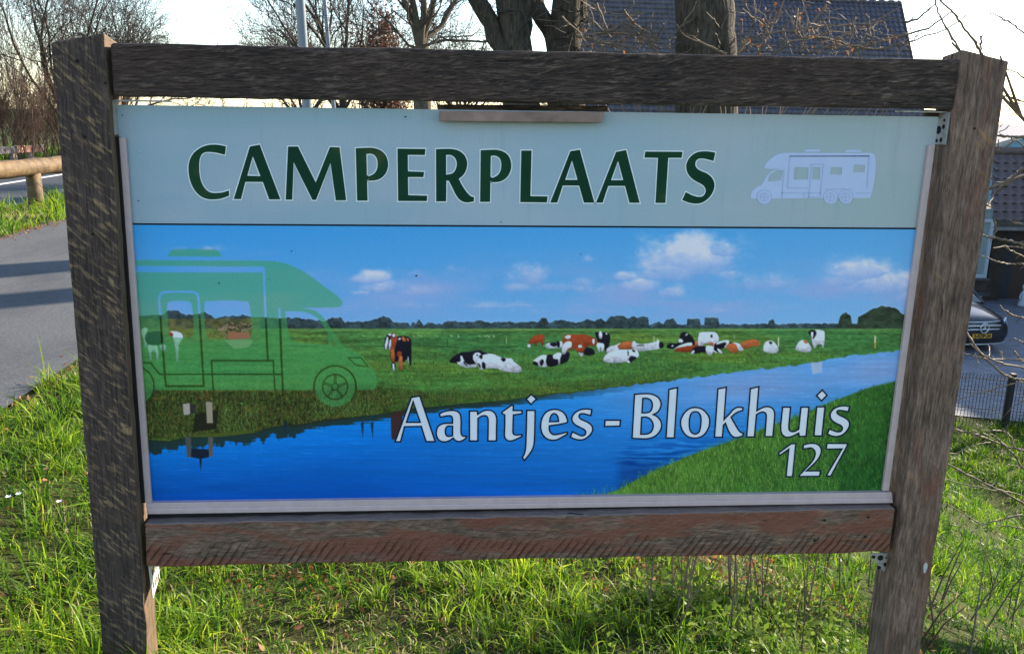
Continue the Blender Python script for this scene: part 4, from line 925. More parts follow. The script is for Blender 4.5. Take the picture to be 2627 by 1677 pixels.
digits = [
 (HE, [[(415, 932), (481, 932), (432, 1429), (336, 1429), (378, 1012), (240, 1108), (221, 1072)]]),
 (HE, [[(600, 950), (680, 929, 1), (770, 929, 1), (840, 964, 1), (869, 1030, 1), (850, 1110, 1), (790, 1200, 1), (710, 1280, 1), (640, 1344), (856, 1344), (840, 1423), (534, 1426), (540, 1404), (640, 1300, 1), (730, 1200, 1), (775, 1110, 1), (770, 1040, 1), (720, 996, 1), (660, 1000, 1), (592, 1011)]]),
 (HE, [[(958, 927), (1266, 929), (1259, 965), (1011, 1421), (947, 1416), (1186, 1007), (944, 1013)]]),
]
def glyphs(L): return [[smooth(Z(*g, *c), 3.0) for c in cs] for g, cs in L]
m_green, nt, bs = newmat('dark green ink')
gg = noise(nt, mapping(nt, (1, 1, 1)), 4.2, 3)
setc(nt, bs, ramp(nt, gg, [(0.42, pr((4, 42, 32))), (0.6, pr((12, 50, 34))), (0.72, pr((56, 64, 40)))])); gloss_print(m_green, nt, bs)
def ink(name, c):
    m, nt, bs = newmat(name)
    setc(nt, bs, ramp(nt, noise(nt, mapping(nt), 25, 2), [(0.3, tuple(np.array(pr(c)) * 0.95)), (0.7, pr(c))])); gloss_print(m, nt, bs)
    return m
m_pale, m_navy, m_lav, m_lav2, m_black = ink('pale ink', (164, 190, 208)), ink('navy ink', (12, 24, 48)), ink('lavender ink', (136, 162, 204)), ink('lavender line ink', (122, 149, 192)), ink('black ink', (10, 22, 40))
m_white_ink = ink('white ink', (168, 188, 222))
def lettering(name, L, fillm, outm, a, b, y_fill, y_out, label):
    G = glyphs(L)
    f = fill_mesh(G, y_fill).build(name, fillm, panel)
    f['label'] = label
    mb = MB()
    for g in G:
        for k, c in enumerate(g): ribbon_mesh(mb, c, a, b, y_out, k > 0)
    mb.build('letter_outline', outm, panel)
lettering('headline_lettering', caps, m_green, m_pale, -1.0, 2.9, YP - 0.0014, YP - 0.0009, 'dark green capitals with pale outline reading CAMPERPLAATS')
lettering('name_lettering', lower, m_white_ink, m_navy, -1.9, 1.9, YP - 0.0012, YP - 0.0018, 'pale lettering with navy outline reading Aantjes - Blokhuis')
lettering('number_lettering', digits, m_white_ink, m_navy, -1.6, 1.9, YP - 0.0012, YP - 0.0018, 'pale figures with navy outline reading 127')
MB().add(plane_pts([(336, 572.4), (2360, 584.2), (2360, 588.6), (336, 576.8)], YP - 0.0012), [(0, 1, 2, 3)]).build('divider_line', m_black, panel)
# pale camper on the header
SG = (1880, 350, 4.459)
sb = [[(353, 357), (380, 310, 1), (440, 250, 1), (520, 205, 1), (600, 188), (1600, 190), (1626, 220, 1), (1637, 330, 1), (1620, 500, 1), (1592, 650), (1570, 706), (200, 714), (212, 640, 1), (258, 592, 1), (325, 558), (400, 440, 1), (455, 392, 1), (545, 376), (380, 372)], [(705, 355), (865, 355), (860, 495), (697, 495)], [(915, 355), (1000, 355), (993, 495), (908, 495)], [(1125, 355), (1250, 355), (1243, 440), (1115, 437)], [(1385, 325), (1510, 328), (1505, 412), (1378, 410)], [(400, 515), (420, 450, 1), (490, 397, 1), (570, 390), (550, 500), (440, 517)]]
sc = [(SG, sb), (SG, [[(812, 178), (828, 150), (992, 150), (1006, 178)]]), (SG, [[(1278, 182), (1300, 154), (1466, 154), (1476, 182)]])]
fill_mesh(glyphs(sc), YP - 0.0009).build('camper_emblem', m_lav, panel)['label'] = 'pale lavender camper silhouette printed beside the headline'
for cx, r in ((360, 80), (1118, 78), (1293, 76)): fill_mesh([[np.array(Z(*SG, *arc(cx, 695, r, 0, 360, 41)[:-1]))]], YP - 0.0013).build('emblem_wheel', m_lav, panel)
lm = MB()
def open_line(path, w):
    path = np.array(path, float)
    d = np.gradient(path, axis=0); d /= np.linalg.norm(d, axis=1)[:, None]; nn = np.stack([-d[:, 1], d[:, 0]], -1) * w / 2
    n = len(path); lm.add(np.r_[plane_pts(path + nn, YP - 0.0017), plane_pts(path - nn, YP - 0.0017)], [(k, k + 1, n + k + 1, n + k) for k in range(n - 1)])
for p in ([(650, 228), (1570, 226)], [(655, 218), (625, 585)], [(625, 587), (860, 592)], [(585, 380), (562, 705)], [(900, 318), (1035, 318)], [(903, 320), (868, 700)], [(1035, 320), (1000, 695)], [(562, 646), (1010, 648)], [(1060, 602), (1370, 600)], [(1400, 648), (1590, 648)], [(855, 694), (995, 694)], [(1560, 230), (1535, 590)], [(815, 650), (812, 705)]): open_line(Z(*SG, *p), 1.9)
open_line(Z(*SG, (655, 224), (1565, 224)), 3.0)
for cx, r in ((360, 46), (1118, 46), (1293, 46)): open_line(Z(*SG, *arc(cx, 695, r, 0, 360, 30)), 1.5); open_line(Z(*SG, *arc(cx, 695, 84, -10, 190, 30)), 1.5); open_line(Z(*SG, (cx - 46, 695), (cx + 46, 695)), 1.5); open_line(Z(*SG, (cx, 649), (cx, 741)), 1.5)
lm.build('camper_emblem_lines', m_lav2, panel)
for (u, v, r) in ((360, 388, 3.2), (1040, 300, 2.0), (314, 296, 1.6), (355, 515, 1.6), (1068, 707, 2.2), (748, 644, 1.6), (562, 726, 1.8), (1285, 570, 1.4), (690, 716, 1.2), (1490, 652, 1.2)):
    c_ = [(u + r * math.cos(a) * 1.3, v + r * math.sin(a)) for a in np.linspace(0, 6.28, 9)[:-1]]
    MB().add(plane_pts(c_, YP - 0.002), [tuple(range(8))]).build('speck', m_lav2 if r > 3 else m_navy, panel)

# ------------------------------------------------------------------ house with the blue tiled roof
m_tile = mat_simple('glazed blue grey tile', (0.062, 0.058, 0.074), 0.42, var=0.35, vscale=3, spec=0.5)
m_brick = mat_simple('dark brick', (0.07, 0.045, 0.036), 0.85, var=0.4, vscale=30, bmp=0.5, bscale=40)
m_whitepaint = mat_simple('white paint', (0.62, 0.66, 0.7), 0.5, var=0.06)
m_glass, nt, bs = newmat('window glass'); setc(nt, bs, (0.05, 0.07, 0.08)); bs.inputs['Roughness'].default_value = 0.08; bs.inputs['Specular IOR Level'].default_value = 0.8
YR = 34.0
rl, rr_ = at(1472, 9, YR), at(2308, 10, YR)
zrid = rr_[2]; xl_, xr_ = rl[0], rr_[0]
PIT = RAD(57)
zeave = zrid - 6.2
house = thing('tiled_roof_house', 'tall house with dark blue tiled roof behind the trees', 'house', ((xl_ + xr_) / 2, YR, -3.7))
dyr = (zrid - zeave) / math.tan(PIT)
wall = MB()
y0, y1 = YR - dyr + 0.5, YR + dyr - 0.5
wall.prism([(xl_ + .12, y0, -3.8), (xl_ + .12, y1, -3.8), (xl_ + .12, y1, zeave + .4), (xl_ + .12, YR, zrid - .35), (xl_ + .12, y0, zeave + .4)], (xr_ - xl_ - .24, 0, 0))
wall.build('wall', m_brick, house)
roof = MB()
th = 0.12
for sgn in (-1, 1):
    roof.prism([(xl_ - .05, YR, zrid), (xl_ - .05, YR + sgn * dyr, zeave), (xl_ - .05, YR + sgn * (dyr - .1), zeave - th), (xl_ - .05, YR, zrid - th * 1.6)], (xr_ - xl_ + .1, 0, 0))
roof = roof.build('roof', m_tile, house)
# pantiles
TW, TL = 0.215, 0.235
prof_t = [(0.0, 0.012), (0.03, 0.034), (0.075, 0.040), (0.115, 0.022), (0.15, 0.006), (0.19, 0.004), (0.222, 0.012)]
tv_, tf_ = [], []
for (s2, lift, thk) in ((0.0, 0.026, 0), (TL * 1.12, 0.0, 0)):
    for (x, h) in prof_t: tv_.append((x, s2, h + lift))
for (x, h) in prof_t: tv_.append((x, 0.0, h - 0.004))
n_ = len(prof_t)
for i in range(n_ - 1):
    tf_.append((i, i + 1, n_ + i + 1, n_ + i)); tf_.append((2 * n_ + i, 2 * n_ + i + 1, i + 1, i))
# local: x across, y up the slope, z off the slope
U = np.array([0, math.cos(PIT), math.sin(PIT)]); Nn = np.array([0, -math.sin(PIT), math.cos(PIT)])
tvw = [np.array([v[0], 0, 0]) + U * v[1] + Nn * (v[2] + 0.01) for v in tv_]
tile_me = mesh_from(tvw, tf_, False, 'roof_tile'); tile_me.materials.append(m_tile)
ncol = int((xr_ - xl_) / TW); nrow = int(math.hypot(dyr, zrid - zeave) / TL)
vis = []; rest = []
def rowpos(r, c):
    s2 = r * TL   # distance from the ridge
    return np.array([xl_ + c * TW, YR - (s2 + TL) * math.cos(PIT), zrid - (s2 + TL) * math.sin(PIT)])
for r in range(nrow):
    for c in range(ncol):
        P = rowpos(r, c)
        dd = P - CAM; zz_ = dd @ fw; u = 1313.5 + FPX * (dd @ RT) / zz_; w = 838.5 - FPX * (dd @ UP) / zz_
        show = (w < 140) and ((1900 < u < 2325) or (1500 < u < 1735))
        (vis if show else rest).append((u, w, P))
vis.sort(key=lambda t: (0 if t[0] > 1895 else 1, t[1], t[0]))
for k, (u, w, P) in enumerate(vis):
    if k >= 290: rest.append((u, w, P)); continue
    obj('roof_tile', tile_me, None, roof, loc=P)
mbv = np.concatenate([np.array(tvw) + P for _, _, P in rest]); fb_ = np.concatenate([np.array(tf_) + i * len(tvw) for i in range(len(rest))])
tag(obj('roof_tiles', mesh_np(mbv, fb_), m_tile, roof), kind='stuff')
cap = MB()
for c in range(int((xr_ - xl_) / 0.4) + 1):
    x = xl_ + c * 0.4
    cap.tube([(x, YR, zrid + .02), (min(x + .42, xr_ + .03), YR, zrid + .035)], [0.10, 0.115], 10)
tag(cap.build('ridge_tiles', m_tile, roof, True), kind='stuff')
MB().prism([(xr_ + .0, YR - .02, zrid + .05), (xr_ + .0, YR - dyr, zeave + .05), (xr_ + .0, YR - dyr, zeave - .2), (xr_ + .0, YR - .02, zrid - .25)], (0.07, 0, 0)).build('verge_board', m_brick, roof)
for i in range(4):
    x = xl_ + 1.6 + i * 2.6
    wnd = MB().box((x, y0 - .03, -2.9), (x + 1.1, y0 + .02, -1.5)).build('window', m_whitepaint, house)
    MB().box((x + .07, y0 - .04, -2.83), (x + 1.03, y0 - .031, -1.57)).build('pane', m_glass, wnd)

# ------------------------------------------------------------------ brick annex with brown tiled roof, right edge
m_btile = mat_simple('brown concrete tile', (0.115, 0.085, 0.08), 0.7, var=0.25, vscale=6, bmp=0.2)
YB = 24.0
G0 = -3.7
annex = thing('brick_annex', 'dark brick annex with brown tiled roof and blue framed window beside the car', 'house', at(2600, 800, YB))
A = lambda u, w, y=YB: at(u, w, y)
ez = A(2560, 560)[2]
axl = A(2525, 560)[0]; axr = axl + 9.0
MB().prism([(axl + .55, YB, G0 - .1), (axr, YB, G0 - .1), (axr, YB, ez + .05), (axl + .55, YB, ez + .05)], (0, 5, 0)).build('wall', m_brick, annex)
# roof: slope up from the eave
rz = A(2600, 392, YB + 1.5)[2]
zf = ez - 0.02
P4 = [(axl - .1, YB - .55, zf), (axr, YB - .55, zf), (axr, YB + 1.5, rz), (axl - .1 + 1.1, YB + 1.5, rz)]
aroof = MB().prism(P4, (0, 0.05, -0.12)).build('roof', m_btile, annex)
S_ = np.array([0, 2.05, rz - zf]); Sl = np.linalg.norm(S_); S_ /= Sl; Nr = np.array([0, -S_[2], S_[1]])
tw2, tl2 = 0.30, 0.34
pv = [(0.0, 0.03), (0.06, 0.05), (0.12, 0.03), (0.15, 0.006), (0.27, 0.006), (0.31, 0.03)]
tv2 = []
for (s2, lift) in ((0, 0.03), (tl2 * 1.1, 0.0)):
    for x, h in pv: tv2.append(np.array([x, 0, 0]) + S_ * s2 + Nr * (h + lift))
for x, h in pv: tv2.append(np.array([x, 0, 0]) + Nr * (h - .005))
n_ = len(pv); tf2 = []
for i in range(n_ - 1): tf2 += [(i, i + 1, n_ + i + 1, n_ + i), (2 * n_ + i, 2 * n_ + i + 1, i + 1, i)]
t2 = mesh_from(tv2, tf2, False, 'roof_tile'); t2.materials.append(m_btile)
for r in range(int(Sl / tl2)):
    for c in range(9):
        off = 1.1 * (r * tl2 / Sl)
        obj('roof_tile', t2, None, aroof, loc=np.array([axl - .08 + off + c * tw2, YB - .55, zf]) + S_ * (r * tl2))
MB().tube([(axl + 1.0, YB + 1.5, rz + .06), (axr, YB + 1.5, rz + .06)], .13, 10).build('ridge', m_btile, annex, True)
MB().box((axl - .1, YB - .6, ez - .28), (axr, YB - .5, ez + .0)).build('fascia', mat_simple('grey fascia', (0.075, 0.07, 0.055), .7), annex)
MB().box((axl - .12, YB - .7, ez - .30), (axr, YB - .61, ez - .2)).build('gutter', mat_simple('zinc gutter', (0.2, 0.19, 0.19), .6), annex)
cxa, cxb = A(2562, 600)[0], A(2612, 600)[0]
MB().box((cxa - .35, YB - .30, G0), (cxa + .1, YB - .02, ez - .05)).build('pillar', mat_simple('brown pillar', (0.045, 0.032, 0.022), .8), annex)
MB().box((cxa + .1, YB - .06, G0), (cxb - .1, YB - .03, ez - .3)).build('door', mat_simple('slate door', (0.035, 0.037, 0.042), .6), annex)
# bay with the window
w0, w1, w2, w3 = A(2490, 560, YB - .8), A(2553, 562, YB - .8), A(2524, 712, YB - .8), A(2470, 712, YB - .8)
wx1 = (w1[0] + w2[0]) / 2 ; wx0 = wx1 - 1.5; wz1 = w1[2]; wz0 = w2[2]
bay = MB().box((wx0 - .6, YB - .75, G0), (wx1 + .15, YB + .2, wz0)).build('wall', m_brick, annex)
MB().box((wx0 - .6, YB - .74, wz0 + .004), (wx1 - .02, YB + .2, wz1 + .3)).build('wall', mat_simple('shaded room', (0.2, 0.24, 0.24), .9), annex)
wn_ = MB()
for bx in ((wx1 - .1, wz0, wx1, wz1), (wx0, wz0, wx0 + .1, wz1), (wx0 + .1, wz0, wx1 - .1, wz0 + .11), (wx0 + .1, wz1 - .1, wx1 - .1, wz1)):
    wn_.box((bx[0], YB - .86, bx[1]), (bx[2], YB - .76, bx[3]))
wf = wn_.build('window_frame', mat_simple('pale blue frame', (0.40, 0.46, 0.50), .5, var=.05), annex)
MB().box((wx0 + .1, YB - .80, wz0 + .11), (wx1 - .1, YB - .785, wz1 - .1)).build('pane', mat_simple('greenish pane', (0.24, 0.29, 0.29), 0.12, var=0.1), wf)
MB().box((wx0 - .1, YB - .95, wz0 - .07), (wx1 + .08, YB - .76, wz0 - .003)).build('window_sill', mat_simple('sill', (0.07, 0.07, 0.075), .5), annex)
MB().box((wx0 - .6, YB - 1.0, wz0 - .55), (wx1 + .1, YB - .76, wz0 - .42)).build('ledge', mat_simple('ledge', (0.05, 0.05, 0.055), .6), annex)

mh = thing('shade_house', 'unseen brick house added beyond the right edge to shade the yard', 'house', (23.5, 18, G0))  # out of view, added so that the yard and car fall in shade
MB().box((20.8, 12, G0), (29, 26, 1.6)).build('wall', m_brick, mh)
MB().prism([(20.5, 11.6, 1.5), (24.8, 11.6, 5.6), (29.4, 11.6, 1.5)], (0, 14.8, 0)).build('roof', m_btile, mh)
for i in range(3):
    wn2 = MB().box((20.72, 13.5 + 3 * i, -2.6), (20.82, 14.7 + 3 * i, -1.1)).build('window', m_whitepaint, mh)
    MB().box((20.7, 13.6 + 3 * i, -2.5), (20.715, 14.6 + 3 * i, -1.2)).build('pane', m_glass, wn2)

# blue gabled barn and pale roof far behind
YG = 42.0
g0, g1 = at(2552, 405, YG), at(2690, 405, YG)
ga, gb = at(2560, 376, YG), at(2640, 346, YG)
barn = thing('blue_barn', 'pale blue gabled barn showing above the annex roof', 'barn', (g0[0], YG, G0))
MB().prism([(g0[0], YG, G0), (g1[0] + 6, YG, G0), (g1[0] + 6, YG, gb[2] - 1), (gb[0] + 1.2, YG, gb[2] + .3), (g0[0], YG, ga[2])], (0, 8, 0)).build('wall', mat_simple('pale blue cladding', (0.16, 0.36, 0.50), .6, var=.06), barn)
MB().prism([(g0[0] - .3, YG - .2, ga[2] - .12), (gb[0] + 1.2, YG - .2, gb[2] + .33), (gb[0] + 1.2, YG - .2, gb[2] + .5), (g0[0] - .3, YG - .2, ga[2] + .12)], (0, 8.4, 0)).build('roof', mat_simple('pale grey sheet roof', (0.42, 0.38, 0.36), .7, var=.1), barn)
shed = thing('grey_gable_shed', 'pale grey pointed gable peeking out above the blue barn', 'shed', at(2590, 400, 55))
s0, s1, s2 = at(2556, 372, 55), at(2590, 330, 55), at(2622, 366, 55)
MB().prism([(s0[0], 55, G0), (s2[0], 55, G0), s2, s1, s0], (0, 6, 0)).build('wall', mat_simple('pale grey gable', (0.45, 0.46, 0.48), .7, var=.06), shed)
MB().prism([s1 + [0, -.2, .12], s2 + [.2, -.2, .0], s2 + [.2, -.2, -.15], s1 + [0, -.2, -.03]], (0, 6.4, 0)).build('roof', m_greywood, shed)
MB().prism([s1 + [0, -.2, .12], s0 + [-.2, -.2, .0], s0 + [-.2, -.2, -.15], s1 + [0, -.2, -.03]], (0, 6.4, 0)).build('roof', m_greywood, shed)

# ------------------------------------------------------------------ driveway and mesh fence
m_pave, nt, bs = newmat('concrete block paving')
bt = N(nt, 'ShaderNodeTexBrick'); bt.inputs['Scale'].default_value = 1.0
bt.inputs['Brick Width'].default_value = 0.21; bt.inputs['Row Height'].default_value = 0.105; bt.inputs['Mortar Size'].default_value = 0.006
bt.inputs['Color1'].default_value = (0.24, 0.25, 0.28, 1); bt.inputs['Color2'].default_value = (0.15, 0.155, 0.175, 1); bt.inputs['Mortar'].default_value = (0.05, 0.05, 0.055, 1)
nt.links.new(mapping(nt, rot=(0, 0, 0.3)), bt.inputs[0]); setc(nt, bs, bt.outputs[0]); bs.inputs['Roughness'].default_value = 0.75
fa, fz = atz(2440, 1086, G0), atz(2640, 1104, G0)
fd = (fz - fa) / np.linalg.norm(fz - fa)
fnrm = np.array([fd[1], -fd[0], 0]); fnrm = fnrm if fnrm[1] > 0 else -fnrm
V_ = [fa - fd * 3 + fnrm * .15, fz + fd * 9 + fnrm * .15, fz + fd * 9 + fnrm * 16, fa - fd * 3 + fnrm * 16]
V_[0][0] = max(V_[0][0], 7.9)
for v in V_: v[2] = G0 + 0.004
tag(obj('driveway', mesh_from(V_, [(0, 1, 2, 3)]), m_pave), kind='structure')
fence = thing('mesh_fence', 'dark wire mesh fence with black post along the paved yard', 'fence', fa)
m_wire = mat_simple('dark green wire', (0.006, 0.008, 0.011), .6)
FH = 1.0
fw_ = Tubes()
L = np.linalg.norm(fz - fa) + 4.5
nv = int(L / 0.058)
for i in range(nv):
    p = fa + fd * (i * 0.058 - 1.2)
    fw_.add([p + [0, 0, -.05], p + [0, 0, FH - .08], p + fnrm * -.03 + [0, 0, FH]], 0.006, 4)
for z in (0.06, 0.28, 0.34, 0.62, 0.68, 0.90):
    fw_.add([fa - fd * 1.2 + [0, 0, z], fa + fd * (L - 1.2) + [0, 0, z]], 0.006, 4)
fw_.build('mesh_panel', m_wire, fence)
for u, w in ((2575, 1100),):
    c = atz(u, w, G0)
    for t in (0, 2.5, -2.5):
        p = c + fd * t - fnrm * 0.03
        if t == -2.5 and p[0] < 8: continue
        MB().box((p[0] - .045, p[1] - .045, G0 - .1), (p[0] + .045, p[1] + .045, G0 + FH + .06)).build('post', m_wire, fence, bevel=.006)

# garden statue on the step
st = at(2619, 803, YB - 1.2)
step = MB().box((A(2575, 810)[0], YB - 1.5, G0), (axr, YB - .03, st[2])).build('paved_step', mat_simple('concrete step', (0.12, 0.12, 0.125), .8)); tag(step, kind='structure')
m_stat = mat_simple('pale cast stone', (0.42, 0.46, 0.5), .7, var=.15, vscale=20)
statue = thing('garden_statue', 'pale stone statue of a standing child in a skirt by the dark wall', 'statue', st)
def L3(prof, off=(0, 0, 0), k=14): return MB().lathe(prof, (st[0] + off[0], st[1] + off[1], st[2] + off[2]), k)
L3([(0.13, 0.22), (0.145, 0.26), (0.11, 0.38), (0.075, 0.48), (0.085, 0.58), (0.09, 0.64), (0.05, 0.70), (0.03, 0.73)]).build('dress', m_stat, statue, True)
L3([(0.02, 0.72), (0.055, 0.75), (0.075, 0.81), (0.065, 0.88), (0.03, 0.915)]).build('head', m_stat, statue, True)
for s in (-1, 1):
    MB().tube([st + [s * .045, 0, .24], st + [s * .045, 0, .08], st + [s * .05, -.0, .02]], [.035, .032, .036], 8).build('leg', m_stat, statue, True)
    MB().tube([st + [s * .05, .03, .025], st + [s * .055, -.09, .025]], [.035, .03], 8).build('boot', m_stat, statue, True)
    MB().tube([st + [s * .085, 0, .62], st + [s * .14, -.03, .5], st + [s * .11, -.09, .42]], [.028, .024, .02], 8).build('arm', m_stat, statue, True)

# ------------------------------------------------------------------ parked car
m_car, nt, bs = newmat('grey metallic paint'); setc(nt, bs, ramp(nt, noise(nt, mapping(nt), 400, 2), [(0.3, (0.020, 0.021, 0.026)), (0.7, (0.036, 0.038, 0.045))])); bs.inputs['Roughness'].default_value = 0.28; bs.inputs['Metallic'].default_value = 0.4; bs.inputs['Coat Weight'].default_value = 0.6; bs.inputs['Coat Roughness'].default_value = 0.05
m_blackp = mat_simple('black plastic', (0.012, 0.012, 0.013), .45)
m_chrome = mat_simple('chrome', (0.7, 0.71, 0.73), .3, 0.45, var=.03)
m_lens, nt, bs = newmat('headlight lens'); setc(nt, bs, (0.5, 0.55, 0.62)); bs.inputs['Roughness'].default_value = 0.1
m_wind, nt, bs = newmat('windscreen'); setc(nt, bs, (0.03, 0.04, 0.045)); bs.inputs['Roughness'].default_value = 0.06; bs.inputs['Specular IOR Level'].default_value = 0.9
m_plate = mat_simple('yellow plate', (0.62, 0.33, 0.015), .5, var=.04)
cpos = atz(2511, 905, G0)
CF = np.array([0.10, -0.99, 0.0]); CF /= np.linalg.norm(CF); CR = np.array([CF[1], -CF[0], 0]) * -1.0   # CR: image right
if CR[0] < 0: CR = -CR
def cw(x, y, z):   # car coordinates: x to image right, y backwards from the nose, z up
    return cpos + CR * x - CF * y + np.array([0, 0, z])
car = thing('parked_car', 'dark grey hatchback parked nose towards the fence, half hidden by the right post', 'car', cpos)
# sections: y, half width low, half width belt, z bottom, z shoulder, z top(center)
secs = [(0.00, .60, .58, .34, .60, .70), (0.05, .78, .70, .26, .66, .82), (0.16, .86, .80, .20, .70, .90), (0.42, .895, .86, .18, .76, .965), (0.8, .895, .87, .18, .84, 1.03), (1.15, .895, .87, .18, .90, 1.08), (1.6, .895, .87, .18, .94, 1.06), (2.4, .895, .87, .18, .96, 1.06), (3.4, .895, .86, .18, .98, 1.06), (4.0, .87, .80, .22, .96, 1.06), (4.30, .80, .72, .30, .90, 1.0), (4.36, .66, .60, .40, .86, .95)]
vs_, fs_ = [], []
for (y, wl_, wb_, zb_, zs_, zt_) in secs:
    h = [(0, zb_), (wl_ * .8, zb_), (wl_ * .96, zb_ + .08), (wl_, zb_ + (zs_ - zb_) * .45), (wl_ * .985, zs_ - .1), (wb_, zs_), (wb_ * .86, zs_ + (zt_ - zs_) * .55), (wb_ * .5, zs_ + (zt_ - zs_) * .92), (0, zt_)]
    ring = [(x, z) for x, z in h] + [(-x, z) for x, z in h[-2:0:-1]]
    vs_ += [cw(x, y, z) for x, z in ring]
k_ = 16
for i in range(len(secs) - 1):
    for j in range(k_): fs_.append((i * k_ + j, i * k_ + (j + 1) % k_, (i + 1) * k_ + (j + 1) % k_, (i + 1) * k_ + j))
fs_ += [tuple(range(k_)), tuple(range(len(vs_) - k_, len(vs_)))]
body = MB().add(vs_, fs_).build('body', m_car, car, True)
md = body.modifiers.new('sub', 'SUBSURF'); md.levels = md.render_levels = 2
gs = [(1.10, .80, 1.02, 1.03), (1.75, .70, .98, 1.46), (2.2, .69, .98, 1.55), (3.2, .68, .98, 1.53), (3.9, .64, .98, 1.40), (4.25, .66, .95, 1.0)]
vs_, fs_ = [], []
for (y, w, zb_, zt_) in gs:
    ring = [(.86 if y > 1.2 else w, zb_), (w + .02, (zb_ + zt_) / 2 + .1 * (zt_ - zb_)), (w, zt_ - .05 * (zt_ > 1.1)), (w * .6, zt_), (-w * .6, zt_), (-w, zt_ - .05 * (zt_ > 1.1)), (-w - .02, (zb_ + zt_) / 2 + .1 * (zt_ - zb_)), (-.86 if y > 1.2 else -w, zb_)]
    vs_ += [cw(x, y, z) for x, z in ring]
for i in range(len(gs) - 1):
    for j in range(7): fs_.append((i * 8 + j, i * 8 + j + 1, (i + 1) * 8 + j + 1, (i + 1) * 8 + j))
fs_ += [tuple(range(8)), tuple(range(len(vs_) - 8, len(vs_)))]
MB().add(vs_, fs_).build('greenhouse', m_wind, car)
MB().prism([cw(.62, 1.80, 1.485), cw(-.62, 1.80, 1.485), cw(-.6, 3.85, 1.44), cw(.6, 3.85, 1.44)], (0, 0, .035)).build('roof', m_car, car, bevel=.02)
for s in (-1, 1):
    MB().tube([cw(s * .83, 1.08, 1.0), cw(s * .72, 1.75, 1.44), cw(s * .70, 2.2, 1.53), cw(s * .69, 3.2, 1.51), cw(s * .66, 3.9, 1.38), cw(s * .8, 4.22, .98)], [.04, .045, .045, .045, .05, .06], 8).build('roof_pillar', m_car, car, True)
    mr = MB().lathe([(0.02, -.1), (0.075, -.07), (0.085, 0), (0.075, .07), (0.02, .1)], cw(s * .98, 1.45, 1.02), 12, 'x').build('mirror', m_car, car, True)
    hl = [cw(s * .62, .10, .66), cw(s * .64, .12, .76), cw(s * .80, .26, .82), cw(s * .88, .40, .80), cw(s * .87, .32, .70), cw(s * .78, .18, .64)]
    MB().prism([p + CF * .045 + CR * s * .015 for p in hl], tuple(-CF * .05)).build('headlight', m_lens, car)
    ai = [cw(s * .60, .04, .40), cw(s * .80, .12, .47), cw(s * .84, .2, .52), cw(s * .84, .2, .34), cw(s * .62, .05, .33)]
    MB().prism([p + CF * .03 for p in ai], tuple(-CF * .04)).build('air_intake', m_blackp, car)
    for yy in (.82, 3.5):
        wc_ = cw(s * .80, yy, .315)
        wh = MB()
        for r0_, r1_, o0, o1 in ((.315, .315, -.1, .1),):
            ring = []
        n = 24; vs_ = []; fs_ = []
        for (r, o) in ((.20, -.105), (.30, -.11), (.318, -.08), (.318, .08), (.30, .11), (.20, .105)):
            for i in range(n):
                a = 2 * math.pi * i / n; vs_.append(wc_ + CR * o + (-CF) * r * math.cos(a) + np.array([0, 0, r * math.sin(a)]))
        for j in range(5):
            for i in range(n): fs_.append((j * n + i, j * n + (i + 1) % n, (j + 1) * n + (i + 1) % n, (j + 1) * n + i))
        fs_ += [tuple(range(n)), tuple(range(5 * n, 6 * n))]
        wo = MB().add(vs_, fs_).build('wheel', m_blackp, car, True)
        vs_ = [wc_ + CR * (s * .108) + (-CF) * .2 * math.cos(2 * math.pi * i / n) + np.array([0, 0, .2 * math.sin(2 * math.pi * i / n)]) for i in range(n)]
        MB().prism(vs_, tuple(CR * s * .008)).build('rim', m_chrome, wo)
GY = -0.012
gp = [(-.50, .50), (.50, .50), (.56, .60), (.55, .72), (.46, .765), (-.46, .765), (-.55, .72), (-.56, .60)]
curve_y = lambda x: .055 + .10 * (abs(x) / .56) ** 2.5
gr = MB().prism([cw(x, curve_y(x) - .07, z) for x, z in gp], tuple(-CF * .06)).build('grille', m_blackp, car)
for z in (.585, .675):
    MB().tube([cw(x, curve_y(x) - .10, z + (.012 if abs(x) < .3 else 0)) for x in np.linspace(-.52, .52, 9)], .018, 6).build('grille_bar', m_chrome, gr)
MB().tube([cw(x, curve_y(x) - .075, .775) for x in np.linspace(-.5, .5, 9)], .012, 6).build('grille_trim', m_chrome, gr)
ec = cw(0, -.075, .635)
em = MB(); n = 28
em.tube([ec + CR * .115 * math.cos(a) + np.array([0, 0, .115 * math.sin(a)]) for a in np.linspace(0, 2 * math.pi, n + 1)], .012, 8, False)
for a in (90, 210, 330):
    e = ec + CR * .1 * math.cos(RAD(a)) + np.array([0, 0, .1 * math.sin(RAD(a))])
    em.tube([ec, e], [.02, .006], 6)
em.build('emblem', m_chrome, car, True)
MB().lathe([(0.022, -.006), (0.018, .006)], cw(0, .10, .83), 12, 'y').build('badge', m_chrome, car)
bp = [(-.62, .20), (.62, .20), (.80, .28), (.66, .34), (-.66, .34), (-.80, .28)]
MB().prism([cw(x, .02 + .12 * (abs(x) / .8) ** 2, z) for x, z in bp], tuple(-CF * .03)).build('lower_grille', m_blackp, car)
MB().tube([cw(x, .0 + .14 * (abs(x) / .8) ** 2, .215) for x in np.linspace(-.75, .75, 9)], .012, 6).build('lip', m_chrome, car)
pl = MB().prism([cw(-.26, -.035, .375), cw(.26, -.035, .375), cw(.26, -.035, .485), cw(-.26, -.035, .485)], tuple(-CF * .03)).build('license_plate', m_plate, car, bevel=.004)
tx = bpy.data.curves.new('plate_text', 'FONT'); tx.body = '2-KDP-24'; tx.size = 0.118; tx.offset = 0.006; tx.align_x = 'CENTER'; tx.align_y = 'CENTER'
to = bpy.data.objects.new('t', tx); col.objects.link(to)
bpy.context.view_layer.update()
